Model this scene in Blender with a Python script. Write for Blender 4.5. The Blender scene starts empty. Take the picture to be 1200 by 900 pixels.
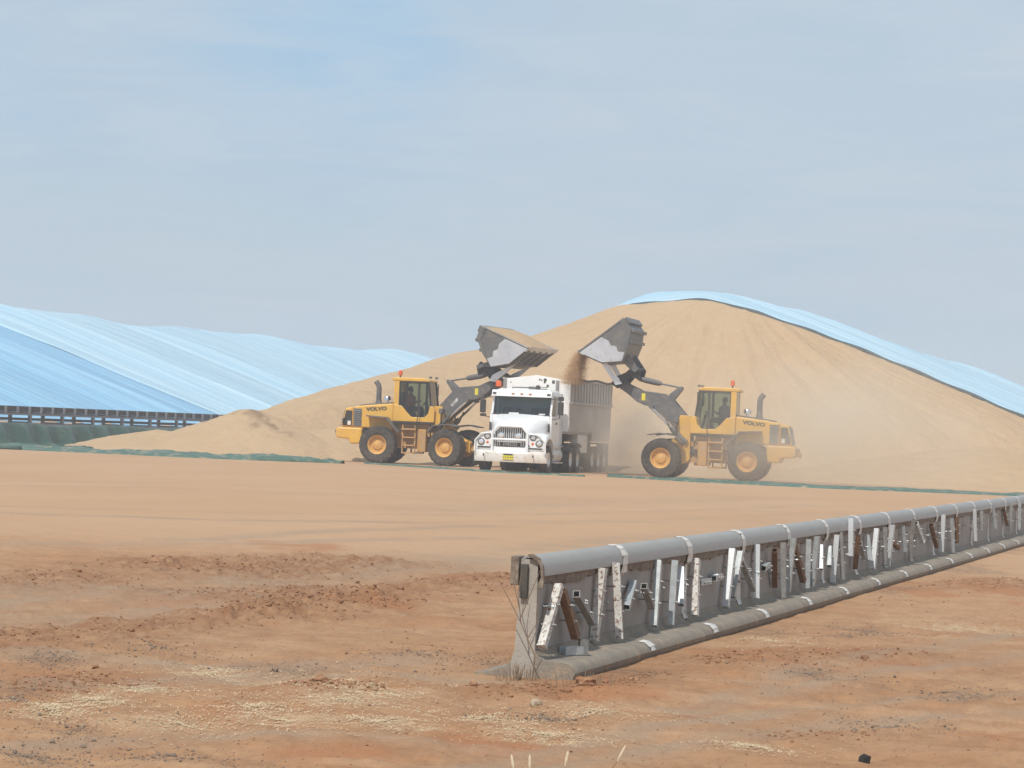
import bpy, bmesh, math, random
import numpy as np
from math import sin, cos, pi, radians, atan, sqrt
from mathutils import Vector, Matrix, Euler
random.seed(7); RNG = np.random.default_rng(11)
SC = bpy.context.scene; COL = SC.collection

# ------------------------------------------------------------------ camera
YAW = radians(16.5); PITCH = atan(51/3150.0); ROLL = atan(0.042)
CAM_H = 1.62
cd = bpy.data.cameras.new('camera'); cam = bpy.data.objects.new('camera', cd); COL.objects.link(cam)
cd.sensor_width = 36; cd.lens = 36*3150/1200.0; cd.clip_start = .1; cd.clip_end = 6000
R0 = Vector((cos(YAW), sin(YAW), 0)); F0 = Vector((-sin(YAW), cos(YAW), 0)); Z0 = Vector((0, 0, 1))
Fw = F0*cos(PITCH)+Z0*sin(PITCH); Uw = Z0*cos(PITCH)-F0*sin(PITCH)
Rr = R0*cos(ROLL)+Uw*sin(ROLL); Ur = Uw*cos(ROLL)-R0*sin(ROLL)
cam.matrix_world = Matrix(((Rr.x, Ur.x, -Fw.x, 0), (Rr.y, Ur.y, -Fw.y, 0), (Rr.z, Ur.z, -Fw.z, CAM_H), (0, 0, 0, 1)))
SC.camera = cam

# ------------------------------------------------------------------ light
SUN_DIR = Vector((-.05, -.62, .78)).normalized()          # towards the sun
SUN_STRENGTH = 3.5; SKY_STRENGTH = .10; EXPOSURE = 0.0
SC.view_settings.view_transform = 'Standard'; SC.view_settings.look = 'None'
SC.view_settings.exposure = EXPOSURE; SC.view_settings.gamma = 1; SC.view_settings.use_curve_mapping = False
ld = bpy.data.lights.new('sun', 'SUN'); ld.energy = SUN_STRENGTH; ld.angle = radians(.6); ld.color = (1, .955, .88)
sun = bpy.data.objects.new('sun', ld); COL.objects.link(sun)
sun.rotation_euler = SUN_DIR.to_track_quat('Z', 'Y').to_euler()
W = bpy.data.worlds.new('World'); SC.world = W; W.use_nodes = True
nt = W.node_tree; nt.nodes.clear()
def N(nt, t, **kw):
    n = nt.nodes.new(t)
    for k, v in kw.items(): setattr(n, k, v)
    return n
sky = N(nt, 'ShaderNodeTexSky', sky_type='NISHITA'); sky.sun_disc = False
sky.sun_elevation = math.asin(SUN_DIR.z); sky.sun_rotation = math.atan2(SUN_DIR.x, SUN_DIR.y)
sky.air_density = 1.0; sky.dust_density = .6; sky.ozone_density = 1.5
tc = N(nt, 'ShaderNodeTexCoord')
mp = N(nt, 'ShaderNodeMapping'); mp.inputs['Scale'].default_value = (5, 5, 20); mp.inputs['Rotation'].default_value = (0, .35, .2)
nz = N(nt, 'ShaderNodeTexNoise'); nz.inputs['Scale'].default_value = 1.1; nz.inputs['Detail'].default_value = 7; nz.inputs['Roughness'].default_value = .55; nz.inputs['Distortion'].default_value = .6
rp = N(nt, 'ShaderNodeMapRange'); rp.inputs['From Min'].default_value = .30; rp.inputs['From Max'].default_value = .62; rp.inputs['To Min'].default_value = .80; rp.inputs['To Max'].default_value = .99
mx = N(nt, 'ShaderNodeMix', data_type='RGBA'); mx.inputs[7].default_value = (5.05, 6.15, 7.25, 1)    # thin high cloud veil
bg = N(nt, 'ShaderNodeBackground'); bg.inputs['Strength'].default_value = SKY_STRENGTH
wo = N(nt, 'ShaderNodeOutputWorld')
L = nt.links.new
def sky_dir(px, py):
    return (Fw+Rr*(px-600)/3150-Ur*(py-450)/3150).normalized()
gap = None                                                   # openings in the high veil where the blue shows through
for px, py, k, amt in ((400, 30, 1100, .65), (300, 95, 1100, .22), (10, 125, 3000, .40), (480, 10, 1800, .3), (200, 20, 900, .2)):
    d = N(nt, 'ShaderNodeVectorMath', operation='DOT_PRODUCT'); nrm = N(nt, 'ShaderNodeVectorMath', operation='NORMALIZE')
    dv = N(nt, 'ShaderNodeVectorMath', operation='MULTIPLY_ADD'); dn = N(nt, 'ShaderNodeTexNoise'); dn.inputs['Scale'].default_value = 9; dn.inputs['Detail'].default_value = 5
    L(tc.outputs['Generated'], dn.inputs['Vector']); L(dn.outputs['Color'], dv.inputs[0]); dv.inputs[1].default_value = (.10, .10, .05); L(tc.outputs['Generated'], dv.inputs[2])
    L(dv.outputs[0], nrm.inputs[0]); L(nrm.outputs[0], d.inputs[0]); q = sky_dir(px, py)+Vector((.05, .05, .025)); d.inputs[1].default_value = q.normalized()
    s = N(nt, 'ShaderNodeMath', operation='SUBTRACT'); s.inputs[0].default_value = 1; L(d.outputs['Value'], s.inputs[1])
    m = N(nt, 'ShaderNodeMath', operation='MULTIPLY'); L(s.outputs[0], m.inputs[0]); m.inputs[1].default_value = -k
    e = N(nt, 'ShaderNodeMath', operation='EXPONENT'); L(m.outputs[0], e.inputs[0])
    a_ = N(nt, 'ShaderNodeMath', operation='MULTIPLY'); L(e.outputs[0], a_.inputs[0]); a_.inputs[1].default_value = amt
    if gap is None: gap = a_
    else: g2 = N(nt, 'ShaderNodeMath', operation='ADD'); L(gap.outputs[0], g2.inputs[0]); L(a_.outputs[0], g2.inputs[1]); gap = g2
L(tc.outputs['Generated'], mp.inputs['Vector']); L(mp.outputs[0], nz.inputs['Vector']); L(nz.outputs['Fac'], rp.inputs['Value'])
L(rp.outputs[0], mx.inputs[0])
mxb = N(nt, 'ShaderNodeMix', data_type='RGBA'); mxb.inputs[7].default_value = (3.85, 5.8, 7.75, 1); L(gap.outputs[0], mxb.inputs[0]); L(mx.outputs[2], mxb.inputs[6])
mpw = N(nt, 'ShaderNodeMapping'); mpw.inputs['Scale'].default_value = (6, 6, 38); mpw.inputs['Rotation'].default_value = (.1, -.22, .3); L(tc.outputs['Generated'], mpw.inputs[0])
nzw = N(nt, 'ShaderNodeTexNoise'); nzw.inputs['Scale'].default_value = 1.6; nzw.inputs['Detail'].default_value = 8; nzw.inputs['Roughness'].default_value = .6; nzw.inputs['Distortion'].default_value = .8; L(mpw.outputs[0], nzw.inputs['Vector'])
rpw = N(nt, 'ShaderNodeMapRange'); rpw.inputs[1].default_value = .42; rpw.inputs[2].default_value = .75; rpw.inputs[4].default_value = .55; L(nzw.outputs['Fac'], rpw.inputs[0])
mxw = N(nt, 'ShaderNodeMix', data_type='RGBA'); mxw.inputs[7].default_value = (6.0, 6.75, 7.5, 1); L(rpw.outputs[0], mxw.inputs[0]); L(mxb.outputs[2], mxw.inputs[6]); L(sky.outputs[0], mx.inputs[6]); L(mxw.outputs[2], bg.inputs['Color']); L(bg.outputs[0], wo.inputs['Surface'])
SC.cycles.volume_bounces = 2; SC.cycles.max_bounces = 8; SC.cycles.volume_step_rate = 2.0

# ------------------------------------------------------------------ materials
def mat(name, col, rough=.6, metal=0, var=None, scale=3, bump=0, bscale=40, spec=.4, grime=None, stretch=None, coat=0):
    """procedural Principled; var: second colour mixed by noise; grime: (colour, low, high) dust mixed by a second noise"""
    m = bpy.data.materials.new(name); m.use_nodes = True
    nt = m.node_tree; b = nt.nodes['Principled BSDF']; l = nt.links.new
    b.inputs['Roughness'].default_value = rough; b.inputs['Metallic'].default_value = metal
    b.inputs['Specular IOR Level'].default_value = spec; b.inputs['Coat Weight'].default_value = coat
    c4 = lambda c: (c[0], c[1], c[2], 1)
    b.inputs['Base Color'].default_value = c4(col)
    tc = N(nt, 'ShaderNodeTexCoord'); src = tc.outputs['Object']
    if stretch:
        mp = N(nt, 'ShaderNodeMapping'); mp.inputs['Scale'].default_value = stretch; l(src, mp.inputs[0]); src = mp.outputs[0]
    last = None
    if var is not None:
        nz = N(nt, 'ShaderNodeTexNoise'); nz.inputs['Scale'].default_value = scale; nz.inputs['Detail'].default_value = 6; nz.inputs['Roughness'].default_value = .65
        l(src, nz.inputs['Vector'])
        mr = N(nt, 'ShaderNodeMapRange'); mr.inputs[1].default_value = .35; mr.inputs[2].default_value = .65; l(nz.outputs['Fac'], mr.inputs[0])
        mix = N(nt, 'ShaderNodeMix', data_type='RGBA'); mix.inputs[6].default_value = c4(col); mix.inputs[7].default_value = c4(var)
        l(mr.outputs[0], mix.inputs[0]); last = mix.outputs[2]
    if grime is not None:
        g, lo, hi = grime
        nz2 = N(nt, 'ShaderNodeTexNoise'); nz2.inputs['Scale'].default_value = scale*2.7; nz2.inputs['Detail'].default_value = 8; nz2.inputs['Roughness'].default_value = .7
        l(src, nz2.inputs['Vector'])
        mr2 = N(nt, 'ShaderNodeMapRange'); mr2.inputs[1].default_value = lo; mr2.inputs[2].default_value = hi; l(nz2.outputs['Fac'], mr2.inputs[0])
        mix2 = N(nt, 'ShaderNodeMix', data_type='RGBA'); mix2.inputs[7].default_value = c4(g)
        if last: l(last, mix2.inputs[6])
        else: mix2.inputs[6].default_value = c4(col)
        l(mr2.outputs[0], mix2.inputs[0]); last = mix2.outputs[2]
    if last: l(last, b.inputs['Base Color'])
    if bump:
        nb = N(nt, 'ShaderNodeTexNoise'); nb.inputs['Scale'].default_value = bscale; nb.inputs['Detail'].default_value = 5; l(src, nb.inputs['Vector'])
        bp = N(nt, 'ShaderNodeBump'); bp.inputs['Strength'].default_value = bump; bp.inputs['Distance'].default_value = .02
        l(nb.outputs['Fac'], bp.inputs['Height']); l(bp.outputs[0], b.inputs['Normal'])
    return m
def glass_mat(name, tint, refl=.9):
    m = bpy.data.materials.new(name); m.use_nodes = True; nt = m.node_tree; nt.nodes.clear(); l = nt.links.new
    t = N(nt, 'ShaderNodeBsdfTransparent'); t.inputs[0].default_value = (*tint, 1)
    g = N(nt, 'ShaderNodeBsdfGlossy'); g.inputs['Roughness'].default_value = .04; g.inputs[0].default_value = (refl, refl, refl, 1)
    f = N(nt, 'ShaderNodeFresnel'); f.inputs[0].default_value = 1.45
    mx = N(nt, 'ShaderNodeMixShader'); o = N(nt, 'ShaderNodeOutputMaterial')
    l(f.outputs[0], mx.inputs[0]); l(t.outputs[0], mx.inputs[1]); l(g.outputs[0], mx.inputs[2]); l(mx.outputs[0], o.inputs[0])
    return m
DUST = (.50, .36, .235)
M = dict(
 yellow=mat('loader_yellow', (.76, .43, .06), .42, var=(.66, .37, .065), scale=1.5, grime=(DUST, .50, .85)),
 yellow_low=mat('loader_yellow_dusty', (.60, .31, .055), .6, var=(.40, .235, .09), scale=3.5, grime=((.44, .31, .19), .42, .68)),
 lgrey=mat('loader_grey', (.10, .10, .108), .5, var=(.14, .135, .13), scale=2, grime=((.33, .27, .2), .52, .85)),
 black=mat('black_part', (.02, .02, .021), .6, var=(.05, .045, .04), scale=4),
 rubber=mat('tyre_rubber', (.032, .031, .030), .85, var=(.075, .065, .053), scale=3, grime=((.22, .165, .115), .5, .85)),
 rim=mat('rim_yellow', (.72, .39, .08), .55, var=(.56, .32, .10), scale=6, grime=((.45, .32, .2), .48, .75)),
 steel=mat('bucket_steel', (.78, .79, .82), .32, .7, var=(.64, .65, .68), scale=1.6, grime=((.36, .34, .32), .55, .78)),
 steeldark=mat('bucket_painted', (.12, .125, .13), .5, .3, var=(.17, .165, .16), scale=2, grime=((.3, .25, .19), .5, .8)),
 chrome=mat('chrome', (.75, .75, .76), .18, 1.0),
 galv=mat('galvanised', (.36, .39, .40), .42, .3, var=(.50, .53, .54), scale=14, grime=((.36, .35, .33), .54, .72)),
 galvlight=mat('galvanised_bright', (.62, .64, .65), .45, .25, var=(.56, .58, .60), scale=12, grime=((.5, .48, .45), .55, .75)),
 galvdark=mat('galvanised_dull', (.26, .26, .25), .6, .3, var=(.36, .35, .34), scale=12, grime=((.2, .17, .14), .5, .7)),
 rustwhite=mat('peeling_white_paint', (.66, .645, .61), .6, var=(.52, .50, .46), scale=16, grime=((.19, .085, .045), .52, .60)),
 rust=mat('rust_brown', (.15, .085, .05), .8, var=(.26, .14, .075), scale=18, grime=((.08, .06, .045), .5, .7)),
 white=mat('truck_white', (.86, .87, .88), .3, var=(.82, .83, .84), scale=2, grime=((.62, .55, .46), .56, .9), coat=.4),
 whitedirty=mat('truck_white_dusty', (.82, .80, .77), .45, var=(.72, .66, .58), scale=2, grime=((.5, .4, .3), .5, .8)),
 alu=mat('aluminium', (.70, .71, .72), .35, .55, var=(.6, .61, .62), scale=4),
 trailer=mat('trailer_dusty_panel', (.50, .46, .42), .55, .1, var=(.42, .375, .33), scale=1.3, grime=((.46, .36, .27), .48, .75)),
 trailerwhite=mat('trailer_white', (.88, .87, .85), .5, var=(.84, .82, .79), scale=1.5, grime=((.68, .60, .5), .58, .9)),
 chassis=mat('chassis_dark', (.04, .038, .036), .7, var=(.10, .085, .07), scale=3),
 orange=mat('amber_lens', (.75, .13, .03), .35),
 amber=mat('marker_lens', (.55, .2, .06), .35),
 plate=mat('plate_yellow', (.72, .62, .05), .5),
 lamp=mat('lamp_glass', (.8, .82, .84), .12, .6),
 conc=mat('concrete', (.34, .305, .265), .85, var=(.42, .38, .33), scale=2.2, bump=.25, bscale=60, grime=((.25, .215, .185), .52, .72)),
 concshade=mat('concrete_shaded_face', (.34, .312, .288), .8, var=(.27, .245, .225), scale=3, bump=.2, bscale=60, grime=((.31, .28, .25), .56, .75), stretch=(1, 1, .35)),
 footc=mat('dirty_footing', (.27, .235, .195), .9, var=(.21, .18, .145), scale=3, bump=.3, bscale=50, grime=((.36, .27, .19), .5, .68)),
 capping=mat('grey_capping', (.30, .288, .27), .5, var=(.345, .33, .31), scale=3, bump=.12, bscale=50, grime=((.19, .165, .14), .55, .75), stretch=(1, .3, 1)),
 upper=mat('trailer_upper_panel', (.52, .475, .43), .6, var=(.43, .385, .34), scale=1.5, grime=((.44, .35, .27), .5, .8)),
 timber=mat('weathered_band', (.145, .115, .09), .9, var=(.24, .19, .15), scale=9, bump=.6, bscale=30, grime=((.34, .30, .25), .54, .68)),
 seal=mat('white_sealant', (.72, .70, .66), .6, var=(.55, .52, .48), scale=15, grime=((.42, .38, .33), .56, .7)),
 green=mat('green_tarpaulin', (.024, .062, .047), .45, var=(.05, .105, .082), scale=1.4, bump=.3, bscale=8, grime=((.22, .20, .13), .56, .80)),
 hem=mat('dark_hem', (.055, .07, .075), .7, var=(.09, .10, .10), scale=2),
 skin=mat('skin', (.36, .2, .13), .6), hair=mat('dark_hair', (.02, .016, .013), .8),
 redshirt=mat('red_orange_shirt', (.55, .10, .05), .8), blueshirt=mat('dark_shirt', (.10, .09, .12), .8), trousers=mat('dark_trousers', (.04, .045, .06), .85),
 seat=mat('seat_fabric', (.10, .10, .10), .9),
 conv=mat('conveyor_steel', (.15, .17, .21), .55, .2, var=(.20, .22, .25), scale=1),
 belt=mat('conveyor_belt', (.035, .033, .034), .8, var=(.06, .055, .05), scale=1),
 clod=mat('clod_soil', (.31, .155, .08), .95, var=(.23, .115, .063), scale=3, grime=((.40, .225, .125), .5, .7)),
 sheetgreen=mat('green_ground_sheet', (.05, .115, .088), .5, var=(.075, .15, .115), scale=.9, bump=.3, bscale=8, grime=((.34, .27, .18), .52, .66)),
 strawm=mat('straw_litter', (.62, .49, .32), .9, var=(.52, .39, .24), scale=3),
 coalm=mat('dark_gravel', (.15, .118, .092), .9, var=(.26, .19, .14), scale=4),
 stone=mat('pale_stone', (.46, .38, .28), .9, var=(.36, .28, .2), scale=9),
 blackscrap=mat('black_scrap', (.012, .012, .012), .7),
 stem=mat('dry_stem', (.22, .155, .105), .9), seedhead=mat('pale_seedhead', (.66, .56, .40), .9),
 falling=mat('falling_grain', (.58, .38, .20), .9, var=(.46, .28, .14), scale=3),
 cabglass=glass_mat('cab_glass', (.72, .78, .73), .8), screen=glass_mat('windscreen_glass', (.60, .70, .71), 1.0),
)
# ------------------------------------------------------------------ mesh helpers
class MB:
    def __init__(s): s.v = []; s.f = []
    def add(s, vs, fs, X=None):
        n = len(s.v)
        s.v += [tuple(X @ Vector(p)) if X is not None else tuple(p) for p in vs]
        s.f += [tuple(i+n for i in f) for f in fs]; return s
    def box(s, x0, x1, y0, y1, z0, z1, X=None):
        vs = [(x, y, z) for x in (x0, x1) for y in (y0, y1) for z in (z0, z1)]
        return s.add(vs, [(0, 1, 3, 2), (4, 6, 7, 5), (0, 4, 5, 1), (2, 3, 7, 6), (0, 2, 6, 4), (1, 5, 7, 3)], X)
    def prism(s, poly, a0, a1, axis='y', X=None):
        """poly of 2-D points extruded along axis ('y': poly is (x,z); 'x': (y,z); 'z': (x,y))"""
        mk = {'y': lambda p, t: (p[0], t, p[1]), 'x': lambda p, t: (t, p[0], p[1]), 'z': lambda p, t: (p[0], p[1], t)}[axis]
        n = len(poly); vs = [mk(p, a0) for p in poly]+[mk(p, a1) for p in poly]
        fs = [tuple(range(n)), tuple(range(2*n-1, n-1, -1))]+[(i, i+n, (i+1) % n+n, (i+1) % n) for i in range(n)]
        return s.add(vs, fs, X)
    def tube(s, pts, r, seg=8, cap=True):
        pts = [Vector(p) for p in pts]; rs = r if isinstance(r, (list, tuple)) else [r]*len(pts)
        vs = []; fs = []; up = None
        for i, p in enumerate(pts):
            t = (pts[min(i+1, len(pts)-1)]-pts[max(i-1, 0)]).normalized()
            if up is None: up = Vector((0, 0, 1)) if abs(t.z) < .9 else Vector((1, 0, 0))
            a = t.cross(up).normalized(); b = a.cross(t).normalized(); up = b
            for k in range(seg):
                an = 2*pi*k/seg; vs.append(p+(a*cos(an)+b*sin(an))*rs[i])
        for i in range(len(pts)-1):
            for k in range(seg):
                k2 = (k+1) % seg; fs.append((i*seg+k, i*seg+k2, (i+1)*seg+k2, (i+1)*seg+k))
        if cap: fs.append(tuple(range(seg-1, -1, -1))); fs.append(tuple((len(pts)-1)*seg+k for k in range(seg)))
        return s.add(vs, fs)
    def lathe(s, prof, seg=28, axis='y', c=(0, 0, 0), X=None, cap=True):
        """prof: list of (radius, t) along axis"""
        vs = []; fs = []; n = len(prof)
        for k in range(seg):
            an = 2*pi*k/seg
            for r, t in prof:
                p = {'y': (r*cos(an), t, r*sin(an)), 'z': (r*cos(an), r*sin(an), t), 'x': (t, r*cos(an), r*sin(an))}[axis]
                vs.append((p[0]+c[0], p[1]+c[1], p[2]+c[2]))
        for k in range(seg):
            k2 = (k+1) % seg
            for i in range(n-1): fs.append((k*n+i, k2*n+i, k2*n+i+1, k*n+i+1))
        if cap and prof[0][0] > 0: fs.append(tuple(k*n for k in range(seg)))
        if cap and prof[-1][0] > 0: fs.append(tuple(k*n+n-1 for k in range(seg-1, -1, -1)))
        return s.add(vs, fs, X)
    def build(s, name, m, parent=None, bevel=0, smooth=False, loc=None, rotz=0, fix=True):
        me = bpy.data.meshes.new(name); me.from_pydata(s.v, [], s.f)
        if fix:
            bm = bmesh.new(); bm.from_mesh(me); bmesh.ops.remove_doubles(bm, verts=bm.verts, dist=1e-5); bmesh.ops.recalc_face_normals(bm, faces=bm.faces); bm.to_mesh(me); bm.free()
        me.materials.append(m)
        o = bpy.data.objects.new(name, me); COL.objects.link(o)
        if parent: o.parent = parent
        if loc: o.location = loc
        o.rotation_euler.z = rotz
        if smooth:
            for p in me.polygons: p.use_smooth = True
            me.set_sharp_from_angle(angle=radians(38))
        if bevel:
            b = o.modifiers.new('bevel', 'BEVEL'); b.width = bevel; b.segments = 2; b.limit_method = 'ANGLE'; b.angle_limit = radians(35)
        return o
def tag(o, label=None, cat=None, group=None, kind=None):
    if label: o['label'] = label
    if cat: o['category'] = cat
    if group: o['group'] = group
    if kind: o['kind'] = kind
    return o
def empty(name, loc, rz, label, cat, group=None):
    o = bpy.data.objects.new(name, None); COL.objects.link(o); o.location = loc; o.rotation_euler.z = rz; o.empty_display_size = .3
    return tag(o, label, cat, group)
def text_mesh(name, body, size, m, parent, X, ext=.008, bold=0, sx=1):
    cu = bpy.data.curves.new(name, 'FONT'); cu.body = body; cu.size = size; cu.align_x = 'CENTER'; cu.align_y = 'CENTER'; cu.extrude = ext; cu.offset = bold; cu.resolution_u = 3
    t = bpy.data.objects.new(name, cu); COL.objects.link(t)
    dg = bpy.context.evaluated_depsgraph_get(); me = bpy.data.meshes.new_from_object(t.evaluated_get(dg)); bpy.data.objects.remove(t)
    me.transform(Matrix.Diagonal((sx, 1, 1, 1))); me.transform(X); me.materials.clear(); me.materials.append(m)
    o = bpy.data.objects.new(name, me); COL.objects.link(o); o.parent = parent; return o
def smoothstep(a, b, x):
    t = np.clip((x-a)/(b-a), 0, 1); return t*t*(3-2*t)
def vnoise(x, y, seed=0):
    xi = np.floor(x).astype(np.int64); yi = np.floor(y).astype(np.int64); xf = x-xi; yf = y-yi
    def h(a, b):
        n = (a*374761393+b*668265263+seed*974634777) & 0xffffffff
        n = ((n ^ (n >> 13))*1274126177) & 0xffffffff
        return ((n ^ (n >> 16)) & 0xffff)/65535.0
    u = xf*xf*(3-2*xf); v = yf*yf*(3-2*yf)
    return (h(xi, yi)*(1-u)+h(xi+1, yi)*u)*(1-v)+(h(xi, yi+1)*(1-u)+h(xi+1, yi+1)*u)*v
def fbm(x, y, oct=4, seed=0, gain=.5):
    s = 0; a = 1; t = 0
    for i in range(oct):
        s = s+a*vnoise(x*2**i+17*i, y*2**i-9*i, seed+i); t += a; a *= gain
    return s/t
def grid_obj(name, P, m, wrap=False, smooth=True, attrs=None):
    """P: (rows, cols, 3) numpy array -> quad mesh"""
    nr, nc = P.shape[:2]; idx = np.arange(nr*nc).reshape(nr, nc)
    q = np.stack([idx[:-1, :-1], idx[:-1, 1:], idx[1:, 1:], idx[1:, :-1]], -1).reshape(-1, 4)
    me = bpy.data.meshes.new(name); me.vertices.add(nr*nc); me.vertices.foreach_set('co', P.reshape(-1).astype(np.float32))
    me.loops.add(q.size); me.loops.foreach_set('vertex_index', q.reshape(-1).astype(np.int32))
    me.polygons.add(len(q)); me.polygons.foreach_set('loop_start', np.arange(0, q.size, 4, dtype=np.int32))
    me.update(calc_edges=True)
    if smooth: me.polygons.foreach_set('use_smooth', np.ones(len(q), dtype=bool))
    if attrs:
        for k, a in attrs.items():
            at = me.attributes.new(k, 'FLOAT', 'POINT'); at.data.foreach_set('value', a.reshape(-1).astype(np.float32))
    me.materials.append(m); o = bpy.data.objects.new(name, me); COL.objects.link(o); return o
BRACES=[(17.026, 0.6, 16.792, 0.214, 'R'), (17.197, 0.56, 17.435, 0.234, 'B'), (17.466, 0.522, 17.945, 0.303, 'D'), (18.211, 0.666, 18.156, 0.168, 'R'), (18.593, 0.689, 18.61, 0.161, 'R'), (19.235, 0.519, 18.913, 0.354, 'G'), (19.385, 0.49, 19.658, 0.322, 'D'), (19.977, 0.656, 19.823, 0.165, 'G'), (20.377, 0.645, 20.324, 0.149, 'G'), (20.816, 0.569, 20.638, 0.285, 'G'), (21.263, 0.624, 21.122, 0.184, 'R'), (21.374, 0.426, 21.779, 0.423, 'G'), (21.943, 0.437, 22.25, 0.442, 'G'), (22.629, 0.659, 22.433, 0.18, 'L'), (22.92, 0.629, 22.776, 0.24, 'G'), (23.141, 0.558, 23.471, 0.275, 'D'), (23.809, 0.665, 23.758, 0.193, 'L'), (23.953, 0.445, 24.382, 0.463, 'G'), (24.432, 0.595, 24.744, 0.248, 'B'), (24.939, 0.647, 24.969, 0.134, 'D'), (25.419, 0.674, 25.442, 0.162, 'G'), (25.66, 0.602, 26.038, 0.24, 'B'), (26.243, 0.643, 26.262, 0.163, 'G'), (26.632, 0.662, 26.649, 0.163, 'G'), (27.137, 0.557, 27.042, 0.318, 'G'), (27.621, 0.525, 27.48, 0.332, 'G'), (27.909, 0.644, 27.887, 0.157, 'L'), (28.338, 0.657, 28.392, 0.161, 'D'), (28.896, 0.794, 28.864, 0.395, 'L'), (29.168, 0.598, 29.333, 0.239, 'B'), (29.484, 0.505, 29.733, 0.342, 'D'), (30.183, 0.581, 30.145, 0.294, 'G'), (30.567, 0.643, 30.443, 0.196, 'L'), (31.36, 0.639, 31.407, 0.209, 'D'), (31.683, 0.662, 31.71, 0.181, 'L'), (32.084, 0.469, 32.321, 0.37, 'B'), (32.898, 0.613, 32.982, 0.308, 'G'), (33.394, 0.691, 33.539, 0.173, 'D'), (34.101, 0.628, 34.404, 0.393, 'L'), (35.411, 0.577, 35.719, 0.28, 'B'), (36.554, 0.689, 36.563, 0.193, 'L'), (37.501, 0.616, 37.648, 0.146, 'G'), (38.099, 0.624, 38.214, 0.26, 'B'), (39.268, 0.576, 39.333, 0.376, 'D'), (40.214, 0.699, 40.259, 0.238, 'L'), (41.106, 0.654, 41.203, 0.367, 'G'), (42.73, 0.665, 42.838, 0.358, 'G'), (44.378, 0.609, 44.862, 0.361, 'B'), (45.237, 0.722, 45.412, 0.249, 'G'), (46.583, 0.724, 46.638, 0.241, 'G')]
STRAW=[(-2.24, 14.94, 0.213, 0.35), (-1.66, 14.01, 0.356, 0.385), (-1.16, 14.49, 0.368, 0.37), (-1.08, 16.6, 0.474, 0.702), (-0.9, 15.44, 0.343, 0.327), (-1.79, 16.85, 0.321, 0.501), (-0.68, 15.98, 0.355, 0.45), (-0.65, 14.39, 0.274, 0.284), (0.53, 15.64, 0.348, 0.336), (2.13, 21.46, 0.477, 0.722), (-1.35, 14.98, 0.238, 0.264), (1.3, 23.87, 0.303, 0.67), (-2.38, 14.35, 0.182, 0.242), (4.06, 24.11, 0.459, 0.684), (0.26, 14.33, 0.273, 0.241), (1.34, 14.25, 0.226, 0.159), (-2.07, 15.75, 0.2, 0.243), (-0.07, 15.13, 0.24, 0.224)]
COAL=[(-2.67, 14.81, 0.141, 0.559), (-2.11, 13.53, 0.301, 0.574), (-1.54, 12.74, 0.364, 0.223), (-1.47, 17.48, 0.499, 0.479), (-0.51, 18.59, 0.413, 0.474), (0.02, 18.44, 0.234, 0.4), (5.69, 36.37, 0.808, 3.11), (4.22, 30.27, 0.432, 1.437), (3.1, 22.88, 0.363, 0.821), (0.85, 18.06, 0.315, 0.511), (2.96, 17.79, 0.621, 0.558), (2.27, 15.72, 0.349, 0.291), (7.8, 44.12, 0.84, 3.052), (-2.87, 17.25, 0.274, 0.408), (2.05, 22.98, 0.365, 0.621), (2.15, 18.65, 0.355, 0.409), (0.27, 15.4, 0.196, 0.232), (-2.37, 18.36, 0.35, 0.397), (-2.19, 12.55, 0.199, 0.247)]
RED=[(-2.69, 16.16, 0.41, 0.921), (2.4, 20.31, 0.774, 1.051), (4.54, 30.5, 0.678, 1.459), (1.18, 14.46, 0.367, 0.41), (5.58, 30.91, 0.589, 1.872), (-0.1, 13.81, 0.395, 0.448), (0.61, 16.68, 0.371, 0.491), (-2.36, 16.04, 0.356, 0.504), (-2.92, 23.71, 0.452, 0.661), (-1.33, 24.76, 0.629, 1.202), (-0.27, 28.31, 0.629, 1.256), (-1.55, 14.68, 0.326, 0.338), (2.89, 15.29, 0.291, 0.642), (-0.64, 13.26, 0.379, 0.413), (-2.82, 34.02, 0.648, 1.361)]
RIDGES=[([(-8.57, 16.07), (-8.5, 16.66), (-8.43, 17.29), (-8.43, 18.29), (-8.4, 19.31), (-8.31, 20.12), (-8.27, 21.33), (-8.3, 22.9), (-8.34, 24.68)], 0.55, 0.1), ([(-8.21, 20.61), (-8.33, 21.68), (-8.3, 22.44), (-8.16, 23.07)], 0.6, 0.14), ([(-11.64, 26.02), (-11.54, 27.14), (-10.67, 26.47), (-10.69, 27.9), (-10.41, 29.37)], 0.9, 0.11), ([(-9.84, 23.17), (-9.35, 23.43), (-9.1, 23.91), (-9.22, 24.67)], 0.7, 0.09), ([(-11.44, 22.54), (-11.52, 23.58), (-11.51, 24.61)], 0.8, 0.07), ([(-8.36, 25.39), (-8.39, 26.74), (-8.22, 28.05)], 0.7, 0.09), ([(-4.66, 15.75), (-4.51, 16.26), (-4.34, 16.88), (-4.27, 17.75)], 0.28, 0.085), ([(-4.37, 18.96), (-3.89, 19.05), (-3.47, 19.79), (-2.87, 20.99)], 0.5, 0.06), ([(-2.82, 14.8), (-2.52, 14.78), (-2.28, 15.05)], 0.25, 0.04), ([(-3.76, 30.8), (-3.24, 33.28)], 0.6, 0.08), ([(-6.95, 13.86), (-7.02, 14.54), (-6.82, 14.83)], 0.35, 0.06), ([(-5.61, 14.96), (-5.6, 15.35), (-5.42, 15.31)], 0.2, 0.07), ([(-11.84, 26.69), (-11.24, 28.93), (-10.09, 30.13)], 0.8, 0.05)]
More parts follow.
